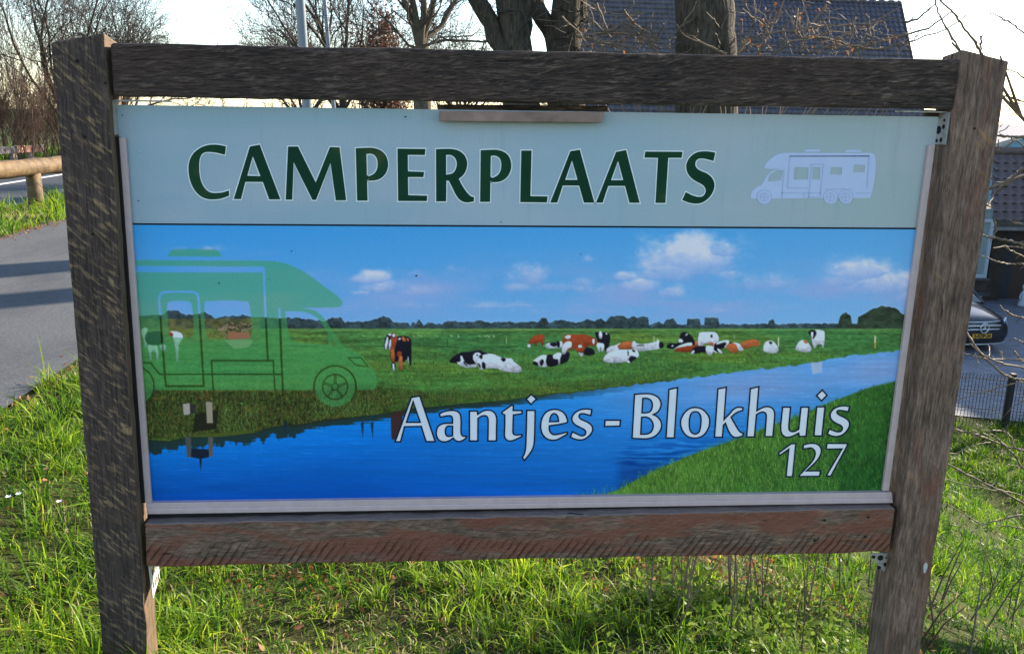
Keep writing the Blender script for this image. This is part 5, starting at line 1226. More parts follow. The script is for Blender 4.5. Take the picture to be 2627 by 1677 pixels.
tm = bpy.data.meshes.new_from_object(to.evaluated_get(bpy.context.evaluated_depsgraph_get()))
bpy.data.objects.remove(to)
vv = np.array([v.co[:] for v in tm.vertices]); xw = vv[:, 0].max() - vv[:, 0].min()
ctr = cw(0, -.0385, .43)
for v, c_ in zip(tm.vertices, vv):
    v.co = Vector(ctr + CR * (c_[0] * .46 / xw) + np.array([0, 0, c_[1]]))
tm.materials.clear()
obj('plate_characters', tm, m_blackp, pl)

# ------------------------------------------------------------------ two white poles beyond the sign
m_pole = mat_simple('white pole paint', (0.16, 0.19, 0.22), .45, var=.04)
for (u, wpx, Yp, lab) in ((777, 25, 14.5, 'thicker white pole standing behind the sign beam'), (842, 11, 24, 'thinner white pole standing behind the sign beam')):
    b = at(u, 110, Yp); z0 = float(hgt(b[0], Yp)); r = wpx / FPX * ((b - CAM) @ fw) / 2
    pt = at(u - (8 if wpx > 20 else 10), -10, Yp)
    po = thing('white_pole', lab, 'pole', (b[0], Yp, z0), 'white poles behind the sign')
    dirx = (pt[0] - b[0]) / (pt[2] - b[2])
    MB().tube([(b[0] + dirx * (z - b[2]), Yp, z) for z in (z0 - .2, 1.5, 4, 8)], [r * 1.05, r * 1.02, r * .95, r * .7], 16).build('shaft', m_pole, po, True)
    MB().lathe([(r * 1.5, 0), (r * 1.5, .25), (r * 1.1, .3)], (b[0] + dirx * (z0 - b[2]), Yp, z0), 16).build('base_sleeve', m_pole, po, True)
    MB().lathe([(r * .7, 0), (r * .8, .04), (r * .3, .1)], (b[0] + dirx * (8 - b[2]), Yp, 8), 16).build('finial', m_pole, po, True)

# ------------------------------------------------------------------ trees
def mat_bark(name, c0, c1, sc=(30, 30, 6), b=0.8):
    m, nt, bs = newmat(name)
    n = noise(nt, mapping(nt, sc), 1, 6, 0.65, 0.6)
    setc(nt, bs, ramp(nt, n, [(0.32, c0), (0.68, c1)])); bs.inputs['Roughness'].default_value = 0.9; bs.inputs['Specular IOR Level'].default_value = 0.15
    nt.links.new(bump(nt, n, b, 0.03), bs.inputs['Normal'])
    return m
m_bark = mat_bark('dark ridged bark', (0.022, 0.018, 0.014), (0.098, 0.082, 0.063))
m_bark2 = mat_bark('grey brown bark', (0.05, 0.04, 0.03), (0.16, 0.13, 0.095), (40, 40, 8))
m_twig_dark = mat_simple('dark twigs', (0.045, 0.036, 0.03), .85, var=.3, vscale=2)
m_twig_tan = mat_simple('tan twigs', (0.14, 0.10, 0.07), .8, var=.35, vscale=2)
m_twig_red = mat_simple('reddish brush', (0.12, 0.068, 0.042), .85, var=.4, vscale=3)
m_twig_lit = mat_simple('pale budded twigs', (0.13, 0.09, 0.064), .7, var=.5, vscale=18)

def unit(v): return v / (np.linalg.norm(v) + 1e-9)
class Tree:
    def __init__(s, seed): s.r = np.random.default_rng(seed); s.big = Tubes(); s.fine = Tubes(); s.nb = 0
    def branch(s, p, d, L, r, lev, maxlev, nch, up=0.25, wob=0.16, ang=(0.45, 0.95), first=0.3, ratio=(0.5, 0.75), rmin=0.006):
        R = s.r
        n = max(3, min(9, int(L / 0.28) + 2)); P = [np.array(p, float)]; dirs = []
        d = unit(np.array(d, float))
        for i in range(n):
            d = unit(d + R.normal(0, wob, 3) + np.array([0, 0, up * 0.35]))
            P.append(P[-1] + d * L / n); dirs.append(d)
        P = np.array(P); rad = np.maximum(r * (1 - 0.62 * np.linspace(0, 1, n + 1)), rmin * .7)
        s.nb += 1
        if r > 0.028: s.big.add(P, rad, 9 if r > .08 else 6)
        else: s.fine.add(P, rad, 3)
        if lev >= maxlev: return
        k = nch[min(lev, len(nch) - 1)]
        for j in range(k):
            t = first + (1 - first) * (j + R.uniform(0.1, 0.9)) / k
            i = min(int(t * n), n - 1); q = P[i] + (P[i + 1] - P[i]) * (t * n - i)
            a = R.uniform(*ang); phi = R.uniform(0, 2 * math.pi)
            e = unit(np.cross(dirs[i], R.normal(0, 1, 3)))
            nd = unit(dirs[i] * math.cos(a) + e * math.sin(a))
            s.branch(q, nd, L * R.uniform(*ratio) * (1.1 - 0.45 * t), max(rad[i] * R.uniform(.42, .62), rmin), lev + 1, maxlev, nch, up, wob * 1.12, ang, 0.15, ratio, rmin)
def finish(t, name, label, base, mb, mf, group=None, cat='tree'):
    o = thing(name, label, cat, base, group)
    if t.big.V: t.big.build('trunk', mb, o)
    if t.fine.V: tag(t.fine.build('crown', mf, o), kind=None)
    return o
def base_at(px, Y_):
    b = at(px, 300, Y_); return np.array([b[0], Y_, float(hgt(b[0], Y_))])

GT = 'bare trees along the dike'
def std_tree(px, Y_, h, r, seed, label, nch=(8, 6, 5, 5), lev=4, mb=m_bark2, mf=m_twig_dark, up=0.2, trunk=0.35, lean=(0, 0), rmin=0.009, ang=(0.45, 0.95)):
    b = base_at(px, Y_); t = Tree(seed); R = t.r
    th_ = h * trunk
    P = np.array([b + np.array([lean[0] * z, lean[1] * z, z]) + R.normal(0, .03, 3) * (z > 0) for z in np.linspace(-0.3, th_, 7)])
    t.big.add(P, np.linspace(r * 1.25, r * .9, 7), 10)
    for j in range(nch[0]):
        k = R.uniform(0.55, 1.0); q = P[0] + (P[-1] - P[0]) * k
        a = R.uniform(0.25, 0.95) if j else 0.1; ph = 2 * math.pi * (j / nch[0]) + R.uniform(-.4, .4)
        d = np.array([math.sin(a) * math.cos(ph), math.sin(a) * math.sin(ph), math.cos(a)])
        t.branch(q, d, h * R.uniform(.42, .62), r * R.uniform(.4, .65), 1, lev, nch, up, .12, ang, .22, (.5, .78), rmin)
    return finish(t, 'bare_tree', label, b, mb, mf, GT)

std_tree(165, 24, 7.5, .09, 11, 'dark bare tree behind the left post top with forked limbs', (7, 7, 7, 6), 4, m_bark, m_twig_dark, .18, .18, rmin=.0055)
std_tree(325, 40, 7.4, .12, 12, 'round crowned bare tree above the left end of the top beam', (12, 9, 8, 6), 4, up=.1, trunk=.2, ang=(.5, 1.1), rmin=.0085)
std_tree(775, 36, 6.0, .10, 13, 'fine twigged bare tree behind the white poles', (11, 8, 8, 6), 4, up=.1, trunk=.2, ang=(.5, 1.1), rmin=.007)
std_tree(880, 30, 8.5, .14, 14, 'dark bare tree just right of the white poles', (8, 7, 6, 6), 4, m_bark, m_twig_dark, .12, .3, rmin=.008)
std_tree(985, 44, 8, .13, 15, 'distant bare tree behind the rust brown hedge', (8, 6, 6, 6), 4, up=.12, trunk=.25, rmin=.008)
std_tree(1190, 38, 7.5, .12, 16, 'distant bare tree seen between the forked trunks', (10, 7, 6, 6), 4, up=.1, trunk=.2, ang=(.5, 1.1), rmin=.008)
std_tree(1440, 46, 8.5, .2, 18, 'far bare tree left of the tiled roof', (8, 6, 6, 5), 4, up=.12, trunk=.25, rmin=.011)

# tree with lit brown limbs (px 1070)
b = base_at(1085, 18); t = Tree(21); R = t.r
fk = at(1078, 120, 18)
t.big.add([b + [0, 0, -.2], b + (fk - b) * .5 + [.03, 0, 0], fk], [.24, .2, .19], 12)
for (u, w, r) in ((1005, -60, .085), (1040, -90, .08), (1085, -80, .09), (1130, -70, .08), (1180, -20, .07), (1000, 60, .035)):
    e = at(u, w, 18 + R.uniform(-1, 1)); 
    m_ = (fk + e) / 2 + R.normal(0, .06, 3) + np.array([0, 0, -.12])
    P = np.array([fk + [0, 0, -.1], fk * .6 + m_ * .4 + R.normal(0, .02, 3), m_, m_ * .4 + e * .6, e])
    t.big.add(P, np.linspace(r, r * .6, 5), 9)
    for k in range(4):
        q = P[R.integers(1, 4)] + R.normal(0, .02, 3)
        t.branch(q, unit(e - fk) + R.normal(0, .7, 3), R.uniform(.8, 1.8), r * .35, 1, 3, (4, 4, 4), .15, .15, rmin=.007)
    t.branch(e, unit(e - fk), 3.2, r * .6, 1, 4, (5, 5, 4, 4), .2, .12, rmin=.008)
for (pts, r) in (([(1085, 118), (1140, 103), (1195, 105), (1245, 108), (1262, 100)], .035), ([(1085, 122), (1130, 96), (1190, 94)], .02), ([(1060, 70), (1010, 30), (990, 45)], .02)):
    P = np.array([at(u, w, 17.6) for u, w in pts]); t.big.add(P, np.linspace(r, r * .6, len(P)), 6)
    for k in range(7): t.branch(P[R.integers(1, len(P))], R.normal(0, 1, 3), R.uniform(.5, 1.2), .01, 2, 3, (4, 4), .1, .2, rmin=.006)
finish(t, 'bare_tree', 'brown tree forking into several upright limbs above the beam middle', b, m_bark2, m_twig_dark, GT)

# forked pair of trunks just behind the sign and the single thick trunk in front of the roof
def limb_tree(seed, base, limbs, label, Yd, crown=True):
    t = Tree(seed); R = t.r
    for pts, w in limbs:
        P = np.array([at(u, v, Yd + dy) for (u, v, dy) in pts])
        depth = (P - CAM) @ fw
        rad = np.array(w) / FPX * depth / 2
        tt = np.linspace(0, 1, len(P)); t2 = np.linspace(0, 1, 14)
        P2 = np.stack([np.interp(t2, tt, P[:, i]) for i in range(3)], -1) + R.normal(0, .012, (14, 3)); r2 = np.interp(t2, tt, rad) * (1 + R.normal(0, .03, 14))
        t.big.add(P2, r2, 14)
        if crown:
            e = P[-1]; dd = unit(P[-1] - P[-2])
            t.branch(e, dd, 2.6, r2[-1] * .9, 1, 3, (5, 4, 3), .3, .1, rmin=.01)
    return t
b1 = base_at(1345, 8.6)
t = limb_tree(31, b1, [
    ([(1350, 560, 0), (1340, 300, 0), (1330, 150, 0)], [110, 100, 92]),
    ([(1325, 190, 0), (1290, 128, 0), (1255, 60, 0), (1222, 0, 0), (1190, -70, 0), (1150, -220, 0)], [60, 48, 45, 44, 42, 36]),
    ([(1333, 190, .1), (1332, 128, .1), (1334, 60, .1), (1333, 0, .1), (1330, -90, .1), (1345, -230, .1)], [62, 52, 56, 60, 54, 44])],
    '', 8.6)
# continue the trunk into the ground
t.big.add([b1 + [0, 0, -.3], at(1350, 560, 8.6)], [.30, .24], 14)
for k in range(14):
    q = at(1335 + t.r.normal(0, 20), t.r.uniform(20, 130), 8.4); t.branch(q, t.r.normal(0, 1, 3) + [0, -.3, .2], t.r.uniform(.3, .8), .009, 2, 3, (3, 3), .1, .22, rmin=.004)
finish(t, 'bare_tree', 'dark tree forking in two, left one of the trunk pair behind the beam', b1, m_bark, m_twig_dark, GT)
b2 = base_at(1460, 8.9)
t = limb_tree(32, b2, [
    ([(1465, 560, 0), (1455, 300, 0), (1448, 120, 0)], [106, 98, 88]),
    ([(1440, 160, 0), (1425, 100, 0), (1392, 45, 0), (1362, 0, 0), (1330, -60, 0), (1300, -200, 0)], [62, 52, 46, 44, 40, 32]),
    ([(1450, 150, .1), (1466, 70, .1), (1478, 0, .1), (1488, -70, .1), (1510, -220, .1)], [74, 64, 58, 52, 40])],
    '', 8.9)
t.big.add([b2 + [0, 0, -.3], at(1465, 560, 8.9)], [.28, .23], 14)
for k in range(16):
    q = at(1465 + t.r.normal(0, 24), t.r.uniform(20, 130), 8.7); t.branch(q, t.r.normal(0, 1, 3) + [.3, -.3, .2], t.r.uniform(.3, .9), .009, 2, 3, (3, 3), .1, .22, rmin=.004)
finish(t, 'bare_tree', 'dark V forked tree, right one of the trunk pair beside the roof', b2, m_bark, m_twig_dark, GT)

b3 = base_at(1810, 8.4)
t = limb_tree(33, b3, [([(1815, 700, 0), (1812, 350, 0), (1808, 130, 0), (1808, 60, 0), (1805, 0, 0), (1800, -120, 0), (1795, -300, 0)], [185, 162, 152, 148, 146, 138, 120])], '', 8.4)
t.big.add([b3 + [0, 0, -.4], at(1815, 700, 8.4)], [.45, .36], 16)
trunk_tree = finish(t, 'bare_tree', 'single thick ridged trunk standing in front of the tiled roof', b3, m_bark, m_twig_dark, GT)
# basal shoots of the thick trunk
sh = Tubes(); R = np.random.default_rng(34); lv = []
def shoot(P, r0, k=5):
    P = np.array(P); t2 = np.linspace(0, 1, 3 * len(P)); tt = np.linspace(0, 1, len(P))
    P2 = np.stack([np.interp(t2, tt, P[:, i]) for i in range(3)], -1) + R.normal(0, .006, (len(t2), 3))
    sh.add(P2, np.linspace(r0, r0 * .5, len(P2)), k); return P2
expl = [[(1860, 140), (1800, 110), (1755, 95), (1735, 62)], [(1845, 132), (1795, 90), (1785, 30), (1783, -20)], [(1838, 137), (1855, 60), (1875, 20), (1880, -30)], [(1895, 140), (1935, 60), (1915, 20), (1905, -20)], [(1945, 140), (1975, 80), (2000, 20), (2030, -30)], [(1950, 95), (1965, 88), (2005, 82), (2080, 70), (2160, 66), (2250, 58), (2290, 48)], [(1980, 138), (2045, 100), (2120, 96), (2170, 118), (2250, 127), (2330, 108), (2420, 80), (2480, 40)], [(2045, 20), (2042, 70), (2060, 120)], [(2120, 15), (2085, 60), (2030, 85)], [(1505, 40), (1550, 85), (1600, 60), (1640, 75), (1690, 140)], [(1600, 25), (1625, 60), (1660, 86), (1680, 82)], [(1510, 88), (1560, 85), (1640, 90), (1665, 82), (1735, 138)], [(1480, 92), (1530, 105), (1590, 120), (1620, 138)], [(1530, 10), (1555, 70), (1580, 130)], [(2185, 138), (2215, 100), (2240, 60)], [(1440, 45), (1480, 75), (1505, 110), (1535, 130)], [(2190, 130), (2300, 95), (2390, 70), (2440, 30)], [(2320, 60), (2360, 45), (2400, 10)]]
for pl_ in expl:
    dy = R.uniform(-.5, .4); P2 = shoot([at(u, w, 8.1 + dy) for u, w in pl_], R.uniform(.010, .018), 5)
    for j in range(5):
        i = R.integers(1, len(P2) - 1); q = P2[i]; d_ = unit(R.normal(0, 1, 3) + [0, -.2, .5])
        L_ = R.uniform(.12, .45); P3 = shoot([q, q + d_ * L_ * .5 + R.normal(0, .02, 3), q + d_ * L_], .006, 3)
        if R.random() < .3: lv.append(P3[-1])
for j in range(240):
    u = R.choice([R.uniform(1500, 1735), R.uniform(1890, 2330), R.uniform(1890, 2150)]); w = 138 - abs(R.normal(0, 42))
    q = at(u, w, 8.1 + R.uniform(-.5, .5)); d_ = unit(R.normal(0, 1, 3) + [0, -.2, .6]); L_ = R.uniform(.1, .5)
    P3 = shoot([q, q + d_ * L_ * .5 + R.normal(0, .03, 3), q + d_ * L_], R.uniform(.004, .008), 3)
    if R.random() < .22: lv.append(P3[-1])
# lower shoots behind the beam so the thicket has roots
for j in range(45):
    a = b3 + [R.normal(0, .5), R.normal(-.3, .3), R.uniform(.3, 1.2)]; e = at(R.uniform(1480, 2330), R.uniform(150, 260), 8.1 + R.uniform(-.5, .4))
    shoot([a, (a + e) / 2 + R.normal(0, .12, 3) + [0, 0, -.1], e], R.uniform(.008, .013), 4)
sh.build('basal_shoots', m_twig_tan, trunk_tree)

def leaf_cloud(centers, size, seed, n_each=1, spread=0.0):
    R = np.random.default_rng(seed); C = np.repeat(np.asarray(centers), n_each, 0); C = C + R.normal(0, spread, C.shape) if spread else C
    n = len(C); a = R.normal(0, 1, (n, 3)); a /= np.linalg.norm(a, axis=1)[:, None]; b = np.cross(a, R.normal(0, 1, (n, 3))); b /= np.linalg.norm(b, axis=1)[:, None]
    s = size * R.uniform(.6, 1.3, (n, 1)); c = np.cross(a, b)
    V = np.stack([C - a * s, C + b * s * .45 + c * s * .2, C + a * s, C - b * s * .45 + c * s * .2], 1).reshape(-1, 3)
    F = np.arange(4 * n).reshape(n, 4)
    me = mesh_np(V, F); at_ = me.attributes.new('tint', 'FLOAT', 'FACE'); at_.data.foreach_set('value', R.random(n).astype(np.float32))
    return me
m_dead = mat_leaf('dead leaves', [(0.0, (0.10, 0.045, 0.02)), (0.5, (0.24, 0.10, 0.045)), (1.0, (0.42, 0.20, 0.10))], .35)
o = obj('dead_leaves', leaf_cloud(lv, .028, 5, 2, .015), m_dead, trunk_tree); tag(o, kind='stuff')

# rust brown hornbeam hedge
hb = base_at(985, 27); hc = []
R = np.random.default_rng(41); t = Tree(41)
for k in range(26):
    q = hb + [R.normal(0, .35), R.normal(0, .3), 0]
    t.branch(q + [0, 0, -.1], np.array([R.normal(0, .18), R.normal(0, .18), 1]), R.uniform(2.2, 4.2) * (1 - .25 * abs(q[0] - hb[0])), .026, 2, 4, (5, 5, 5), .5, .08, (.25, .6), .2, (.4, .6), .006)
hx_ = finish(t, 'hornbeam_bush', 'rust brown leafy bush between two trees above the beam', hb, m_twig_red, m_twig_red, None, 'bush')
cl = np.concatenate(t.fine.V); cl = cl[R.random(len(cl)) < .5]
tag(obj('foliage', leaf_cloud(cl, .065, 6, 1, .06), mat_leaf('rust leaves', [(0, (0.06, 0.028, 0.02)), (1, (0.17, 0.08, 0.055))], .3), hx_), kind='stuff')

# brush on the far left
def brush(px, Y_, h, seed, mf, label, n=6, spread=.5, group='bare shrubs on the far verge', lev=3, nch=(6, 5, 4)):
    b = base_at(px, Y_); t = Tree(seed); R = t.r
    for k in range(n):
        q = b + [R.normal(0, spread), R.normal(0, spread * .5), -.1]
        t.branch(q, np.array([R.normal(0, .22), R.normal(0, .22), 1]), h * R.uniform(.6, 1.0), R.uniform(.012, .022), 0, lev, nch, .35, .1, (.3, .75), .12, (.4, .62), .004)
    return finish(t, 'bare_shrub', label, b, m_bark2 if mf is m_twig_tan else m_twig_red, mf, group, 'shrub')
brush(20, 24.5, 5.0, 51, m_twig_tan, 'tall tan shrub at the left picture edge')
brush(75, 26, 5.6, 52, m_twig_tan, 'tall tan shrub second from the left picture edge')
brush(125, 25, 4.6, 53, m_twig_tan, 'tan shrub partly behind the left post')
brush(-40, 23, 5.0, 54, m_twig_tan, 'tan shrub cut by the left picture edge')
brush(50, 22.6, 2.2, 55, m_twig_red, 'low reddish shrub behind the board rail', 16, .9)
brush(110, 22.8, 2.6, 56, m_twig_red, 'reddish shrub right of the board rail end', 16, .9)
brush(-20, 22.2, 1.9, 57, m_twig_red, 'low reddish shrub at the left picture edge', 14, .9)
brush(170, 24, 2.6, 58, m_twig_red, 'reddish shrub behind the left post', 14, .9)
brush(80, 30, 2.6, 60, m_twig_red, 'dense brown shrub far behind the board rail', 14, 1.6)
brush(10, 30, 2.4, 61, m_twig_red, 'dense brown shrub farthest left in the second row', 12, 1.6)
# far hedge that closes the view across the fields
hdg = Tree(70); R = hdg.r
for k in range(200):
    px = R.uniform(-150, 1500); Y_ = R.uniform(55, 75); b = base_at(px, Y_)
    hdg.branch(b, np.array([R.normal(0, .2), R.normal(0, .2), 1]), R.uniform(1.2, 2.6), .04, 1, 2, (8, 6), .3, .12, (.4, .9), .1, (.4, .6), .02)
o = hdg.fine.build('hedgerow', m_twig_red); tag(o, 'far brown hedgerow closing the fields behind the road', 'hedge', kind='stuff')
o2 = hdg.big.build('hedgerow_stems', m_twig_dark, o)

# ------------------------------------------------------------------ budded shrub right of the sign
rs_ = Tubes(); R = np.random.default_rng(80)
RB = [
 ([(2627, 431), (2597, 455), (2573, 469), (2541, 483), (2510, 492)], 9), ([(2627, 449), (2581, 471), (2553, 497), (2533, 528)], 8), ([(2627, 352), (2593, 350), (2563, 348), (2530, 345)], 7), ([(2607, 358), (2577, 378), (2563, 392), (2561, 360)], 3.5),
 ([(2627, 629), (2591, 618), (2551, 610), (2519, 604), (2480, 596)], 7), ([(2627, 676), (2593, 678), (2557, 671), (2535, 662), (2500, 650)], 4), ([(2627, 658), (2593, 644), (2577, 627)], 5), ([(2627, 636), (2585, 632), (2547, 636)], 4), ([(2627, 575), (2600, 572), (2592, 566)], 6), ([(2550, 560), (2556, 590), (2540, 620)], 4),
 ([(2627, 817), (2602, 811), (2588, 802), (2575, 796)], 6), ([(2627, 974), (2600, 972), (2575, 961), (2546, 936), (2525, 917), (2498, 880), (2480, 852)], 7.5), ([(2627, 942), (2581, 936), (2546, 922), (2517, 907), (2487, 880)], 5.5), ([(2627, 923), (2579, 922), (2525, 920), (2475, 907), (2450, 900)], 4), ([(2627, 980), (2587, 986), (2533, 1003), (2456, 1024)], 3), ([(2627, 1024), (2594, 1047), (2571, 1076)], 3),
 ([(2627, 880), (2610, 872), (2602, 868)], 4), ([(2570, 922), (2570, 902)], 3.5), ([(2537, 918), (2538, 888)], 3.5), ([(2500, 905), (2512, 935)], 3.5), ([(2620, 925), (2606, 905), (2600, 900)], 5),
 ([(2627, 1153), (2583, 1147), (2542, 1128), (2504, 1115), (2479, 1107), (2450, 1103), (2425, 1098)], 6), ([(2583, 1147), (2546, 1115), (2502, 1086)], 5), ([(2602, 1149), (2592, 1115), (2571, 1105), (2544, 1103)], 5), ([(2621, 1197), (2600, 1163), (2581, 1149)], 5), ([(2542, 1135), (2500, 1140), (2455, 1162), (2430, 1163)], 3), ([(2570, 1150), (2569, 1172), (2573, 1185)], 4),
 ([(2627, 1291), (2579, 1264), (2513, 1233), (2430, 1189), (2400, 1175)], 6.5), ([(2627, 1269), (2535, 1255), (2465, 1240), (2415, 1225)], 3.5), ([(2627, 1317), (2575, 1330), (2518, 1346), (2470, 1315), (2432, 1293)], 4.5), ([(2627, 1355), (2557, 1346)], 4), ([(2614, 1330), (2605, 1310)], 4), ([(2627, 1200), (2610, 1195), (2580, 1190)], 3), ([(2425, 1240), (2422, 1258)], 3),
 ([(2461, 128), (2430, 76), (2410, 38), (2398, 0), (2390, -40)], 4.5), ([(2520, 140), (2500, 105), (2468, 64), (2442, 29), (2410, 0), (2380, -30)], 6), ([(2627, 85), (2588, 56), (2553, 37), (2540, 37)], 4), ([(2588, 54), (2552, 52)], 2.5), ([(2627, 199), (2591, 179), (2560, 170)], 4), ([(2627, 261), (2580, 246), (2550, 240)], 6.5), ([(2627, 270), (2590, 258)], 3), ([(2515, 135), (2517, 108), (2516, 95), (2521, 92)], 5), ([(2500, 135), (2510, 100), (2513, 88)], 2), ([(2525, 140), (2560, 100), (2582, 70)], 1.6), ([(2566, 145), (2573, 105)], 2), ([(2580, 270), (2600, 292), (2627, 298)], 2.5), ([(2565, 325), (2600, 292), (2620, 270)], 2), ([(2563, 340), (2606, 312)], 2.2), ([(2442, 105), (2430, 80)], 2), ([(2627, 240), (2615, 232)], 2.5)]
shrub_base = np.array([at(2980, 1300, 2.4)[0], 2.4, 0.0]); shrub_base[2] = float(hgt(*shrub_base[:2]))
shrub = thing('budded_shrub', 'bare shrub with pale budded twigs right of the sign', 'shrub', shrub_base)
buds = []
stemP = np.array([shrub_base + [0, 0, -.2], at(2850, 1250, 2.1), at(2780, 950, 2.0), at(2760, 600, 2.0), at(2740, 250, 2.0), at(2700, -100, 2.0)])
rs_.add(stemP, [.05, .042, .036, .03, .024, .016], 8)
rs_.add(np.array([shrub_base + [.05, .05, -.2], at(2900, 1250, 2.3), at(2850, 800, 2.3), at(2820, 300, 2.3), at(2790, -150, 2.3)]), [.04, .034, .03, .024, .014], 8)
for pl_, wpx in RB:
    Yd = 2.0 + R.uniform(-.25, .35)
    P = [at(u, v, Yd + R.normal(0, .04)) for u, v in pl_]
    if pl_[0][0] >= 2600:
        k = np.argmin(abs(np.linspace(1500, -100, 40) - (pl_[0][1] + 130))); yy = pl_[0][1] + 130
        s0_ = np.interp(yy, [-100, 250, 600, 950, 1300, 1500][::1], [0, 1, 2, 3, 4, 5]); sp = stemP[::-1]
        i = int(min(s0_, 4)); root = sp[i] + (sp[i + 1] - sp[i]) * (s0_ - i)
        P = [root, (root + P[0]) / 2 + R.normal(0, .02, 3)] + P
    elif pl_[0][1] < 200:
        pass
    P = np.array(P); tt = np.linspace(0, 1, len(P)); t2 = np.linspace(0, 1, 5 * len(P))
    P2 = np.stack([np.interp(t2, tt, P[:, i]) for i in range(3)], -1) + R.normal(0, .0018, (len(t2), 3))
    r0_ = wpx / FPX * 4.4 / 2
    rad = np.linspace(r0_ * 1.15, r0_ * .6, len(P2)) * (1 + (R.random(len(P2)) < .3) * R.uniform(.1, .5, len(P2)))
    rs_.add(P2, rad, 6)
    for i in range(2, len(P2), 3):
        if R.random() < .55:
            d_ = unit(R.normal(0, 1, 3) + unit(P2[-1] - P2[0]) * .6); L_ = R.uniform(.012, .05)
            rs_.add([P2[i], P2[i] + d_ * L_ * .6, P2[i] + d_ * L_], [r0_ * .45, r0_ * .5, r0_ * .2], 5)
# join the upper twigs that start at the post to the stem
for (u, v) in ((2461, 128), (2520, 140), (2515, 135), (2566, 145), (2442, 110)):
    rs_.add([at(2740, 420, 2.0), at(2620, 300, 2.15), at(u, v, 2.0)], [.012, .009, .005], 5)
rs_.build('branches', m_twig_lit, shrub)

# ------------------------------------------------------------------ grass and ground litter
def field_noise(x, y, f, seed):
    r = np.random.default_rng(seed); v = np.zeros_like(x)
    for k in range(6):
        a = r.uniform(0, 6.28); w = f * r.uniform(.6, 1.8); v += np.sin(w * (x * math.cos(a) + y * math.sin(a)) + r.uniform(0, 6.28))
    return v / 6
def grass_mesh(zones, seed):
    R = np.random.default_rng(seed); Vs, Fs, Ts = [], [], []; n0 = 0
    for (x0, x1, ya, yb, n, h, w, dry, *off) in zones:
        x = R.uniform(x0, x1, n); y = R.uniform(ya, yb, n)
        nt_ = max(n // 26, 1); tx_, ty_ = R.uniform(x0, x1, nt_), R.uniform(ya, yb, nt_); ti = R.integers(0, nt_, n); tuft = R.random(n) < .62
        ra_, rr2 = R.uniform(0, 6.28, n), np.abs(R.normal(0, .32 * h, n))
        x = np.where(tuft, tx_[ti] + rr2 * np.cos(ra_), x); y = np.where(tuft, ty_[ti] + rr2 * np.sin(ra_), y)
        th_ = R.uniform(.7, 1.6, nt_)[ti]; tt_ = R.normal(0, .13, nt_)[ti]
        fn = field_noise(x, y, 3.2, 5); fn2 = field_noise(x, y, 9, 6)
        keep = R.random(n) < np.clip(.72 + .55 * fn + .35 * fn2, .12, 1)
        keep &= ~((np.abs(np.abs(x) - 1.15) < .08) & (y > -.01) & (y < .1))
        edge = field_noise(x, y, 5, 9) * .07
        keep &= ~((x > -4.86 + edge) & (x < -2.24 + edge)) & ~((x < -6.06 + edge) & (x > -11.15))
        x, y, fn, fn2, tuft, ra_, th_, tt_ = x[keep], y[keep], fn[keep], fn2[keep], tuft[keep], ra_[keep], th_[keep], tt_[keep]; n = len(x)
        z = hgt(x, y)
        H = h * np.clip(1 + .6 * fn + .6 * fn2 + R.normal(0, .3, n), .22, 2.2) * (1 + (R.random(n) < .03) * .8)
        tint = np.clip(.36 + (off[0] if off else 0) + .19 * R.normal(0, 1, n) + .2 * fn + tt_ * tuft, 0, .80)
        dpatch = sstep(.12, .42, field_noise(x, y, 4.2, 12)) * (dry > .035); dd = R.random(n) < np.clip(dry * .7 + .5 * dpatch, 0, .8); H = H * (1 - .45 * dpatch)
        tint = np.where(dd, R.uniform(.86, 1, n), tint); H = np.where(dd, H * .62, H)
        H = np.where(tuft, H * th_, H * .75)
        a = np.where(tuft, ra_ + R.normal(0, .5, n), R.uniform(0, 6.28, n)); bias = np.stack([np.full(n, -.35), np.full(n, -.25)], -1)
        ld = np.stack([np.cos(a), np.sin(a)], -1) + bias; ld /= np.linalg.norm(ld, axis=1)[:, None]
        c = np.clip(np.abs(R.normal(.75, .4, n)), .05, 1.5)
        f = R.uniform(0, 3.14, n); sd = np.stack([np.cos(f), np.sin(f), np.zeros(n)], -1)
        W = w * R.uniform(.6, 1.5, n)
        P = np.stack([x, y, z], -1); L = np.c_[ld, np.zeros(n)]
        rows = []
        for t, ww in ((0, .8), (.38, 1.0), (.72, .7)):
            q = P + np.array([0, 0, 1]) * (H * t * (1 - .42 * c * t))[:, None] + L * (H * c * t * t * .95)[:, None]
            rows += [q - sd * (W * ww / 2)[:, None], q + sd * (W * ww / 2)[:, None]]
        rows.append(P + np.array([0, 0, 1]) * (H * (1 - .42 * c))[:, None] + L * (H * c * .95)[:, None])
        V = np.stack(rows, 1)
        b = (np.arange(n) * 7)[:, None] + n0
        F = np.stack([b + np.array(k) for k in ([0, 1, 3], [0, 3, 2], [2, 3, 5], [2, 5, 4], [4, 5, 6])], 1).reshape(-1, 3)
        Vs.append(V.reshape(-1, 3)); Fs.append(F); Ts.append(np.repeat(tint, 5)); n0 += 7 * n
    me = mesh_np(np.concatenate(Vs), np.concatenate(Fs), True)
    at_ = me.attributes.new('tint', 'FLOAT', 'FACE'); at_.data.foreach_set('value', np.concatenate(Ts).astype(np.float32))
    return me
m_grass = mat_leaf('grass blades', [(0.0, (0.020, 0.066, 0.008)), (0.3, (0.10, 0.215, 0.014)), (0.62, (0.24, 0.36, 0.022)), (0.80, (0.40, 0.47, 0.04)), (0.87, (0.27, 0.22, 0.10)), (1.0, (0.44, 0.36, 0.22))], .5, .45)
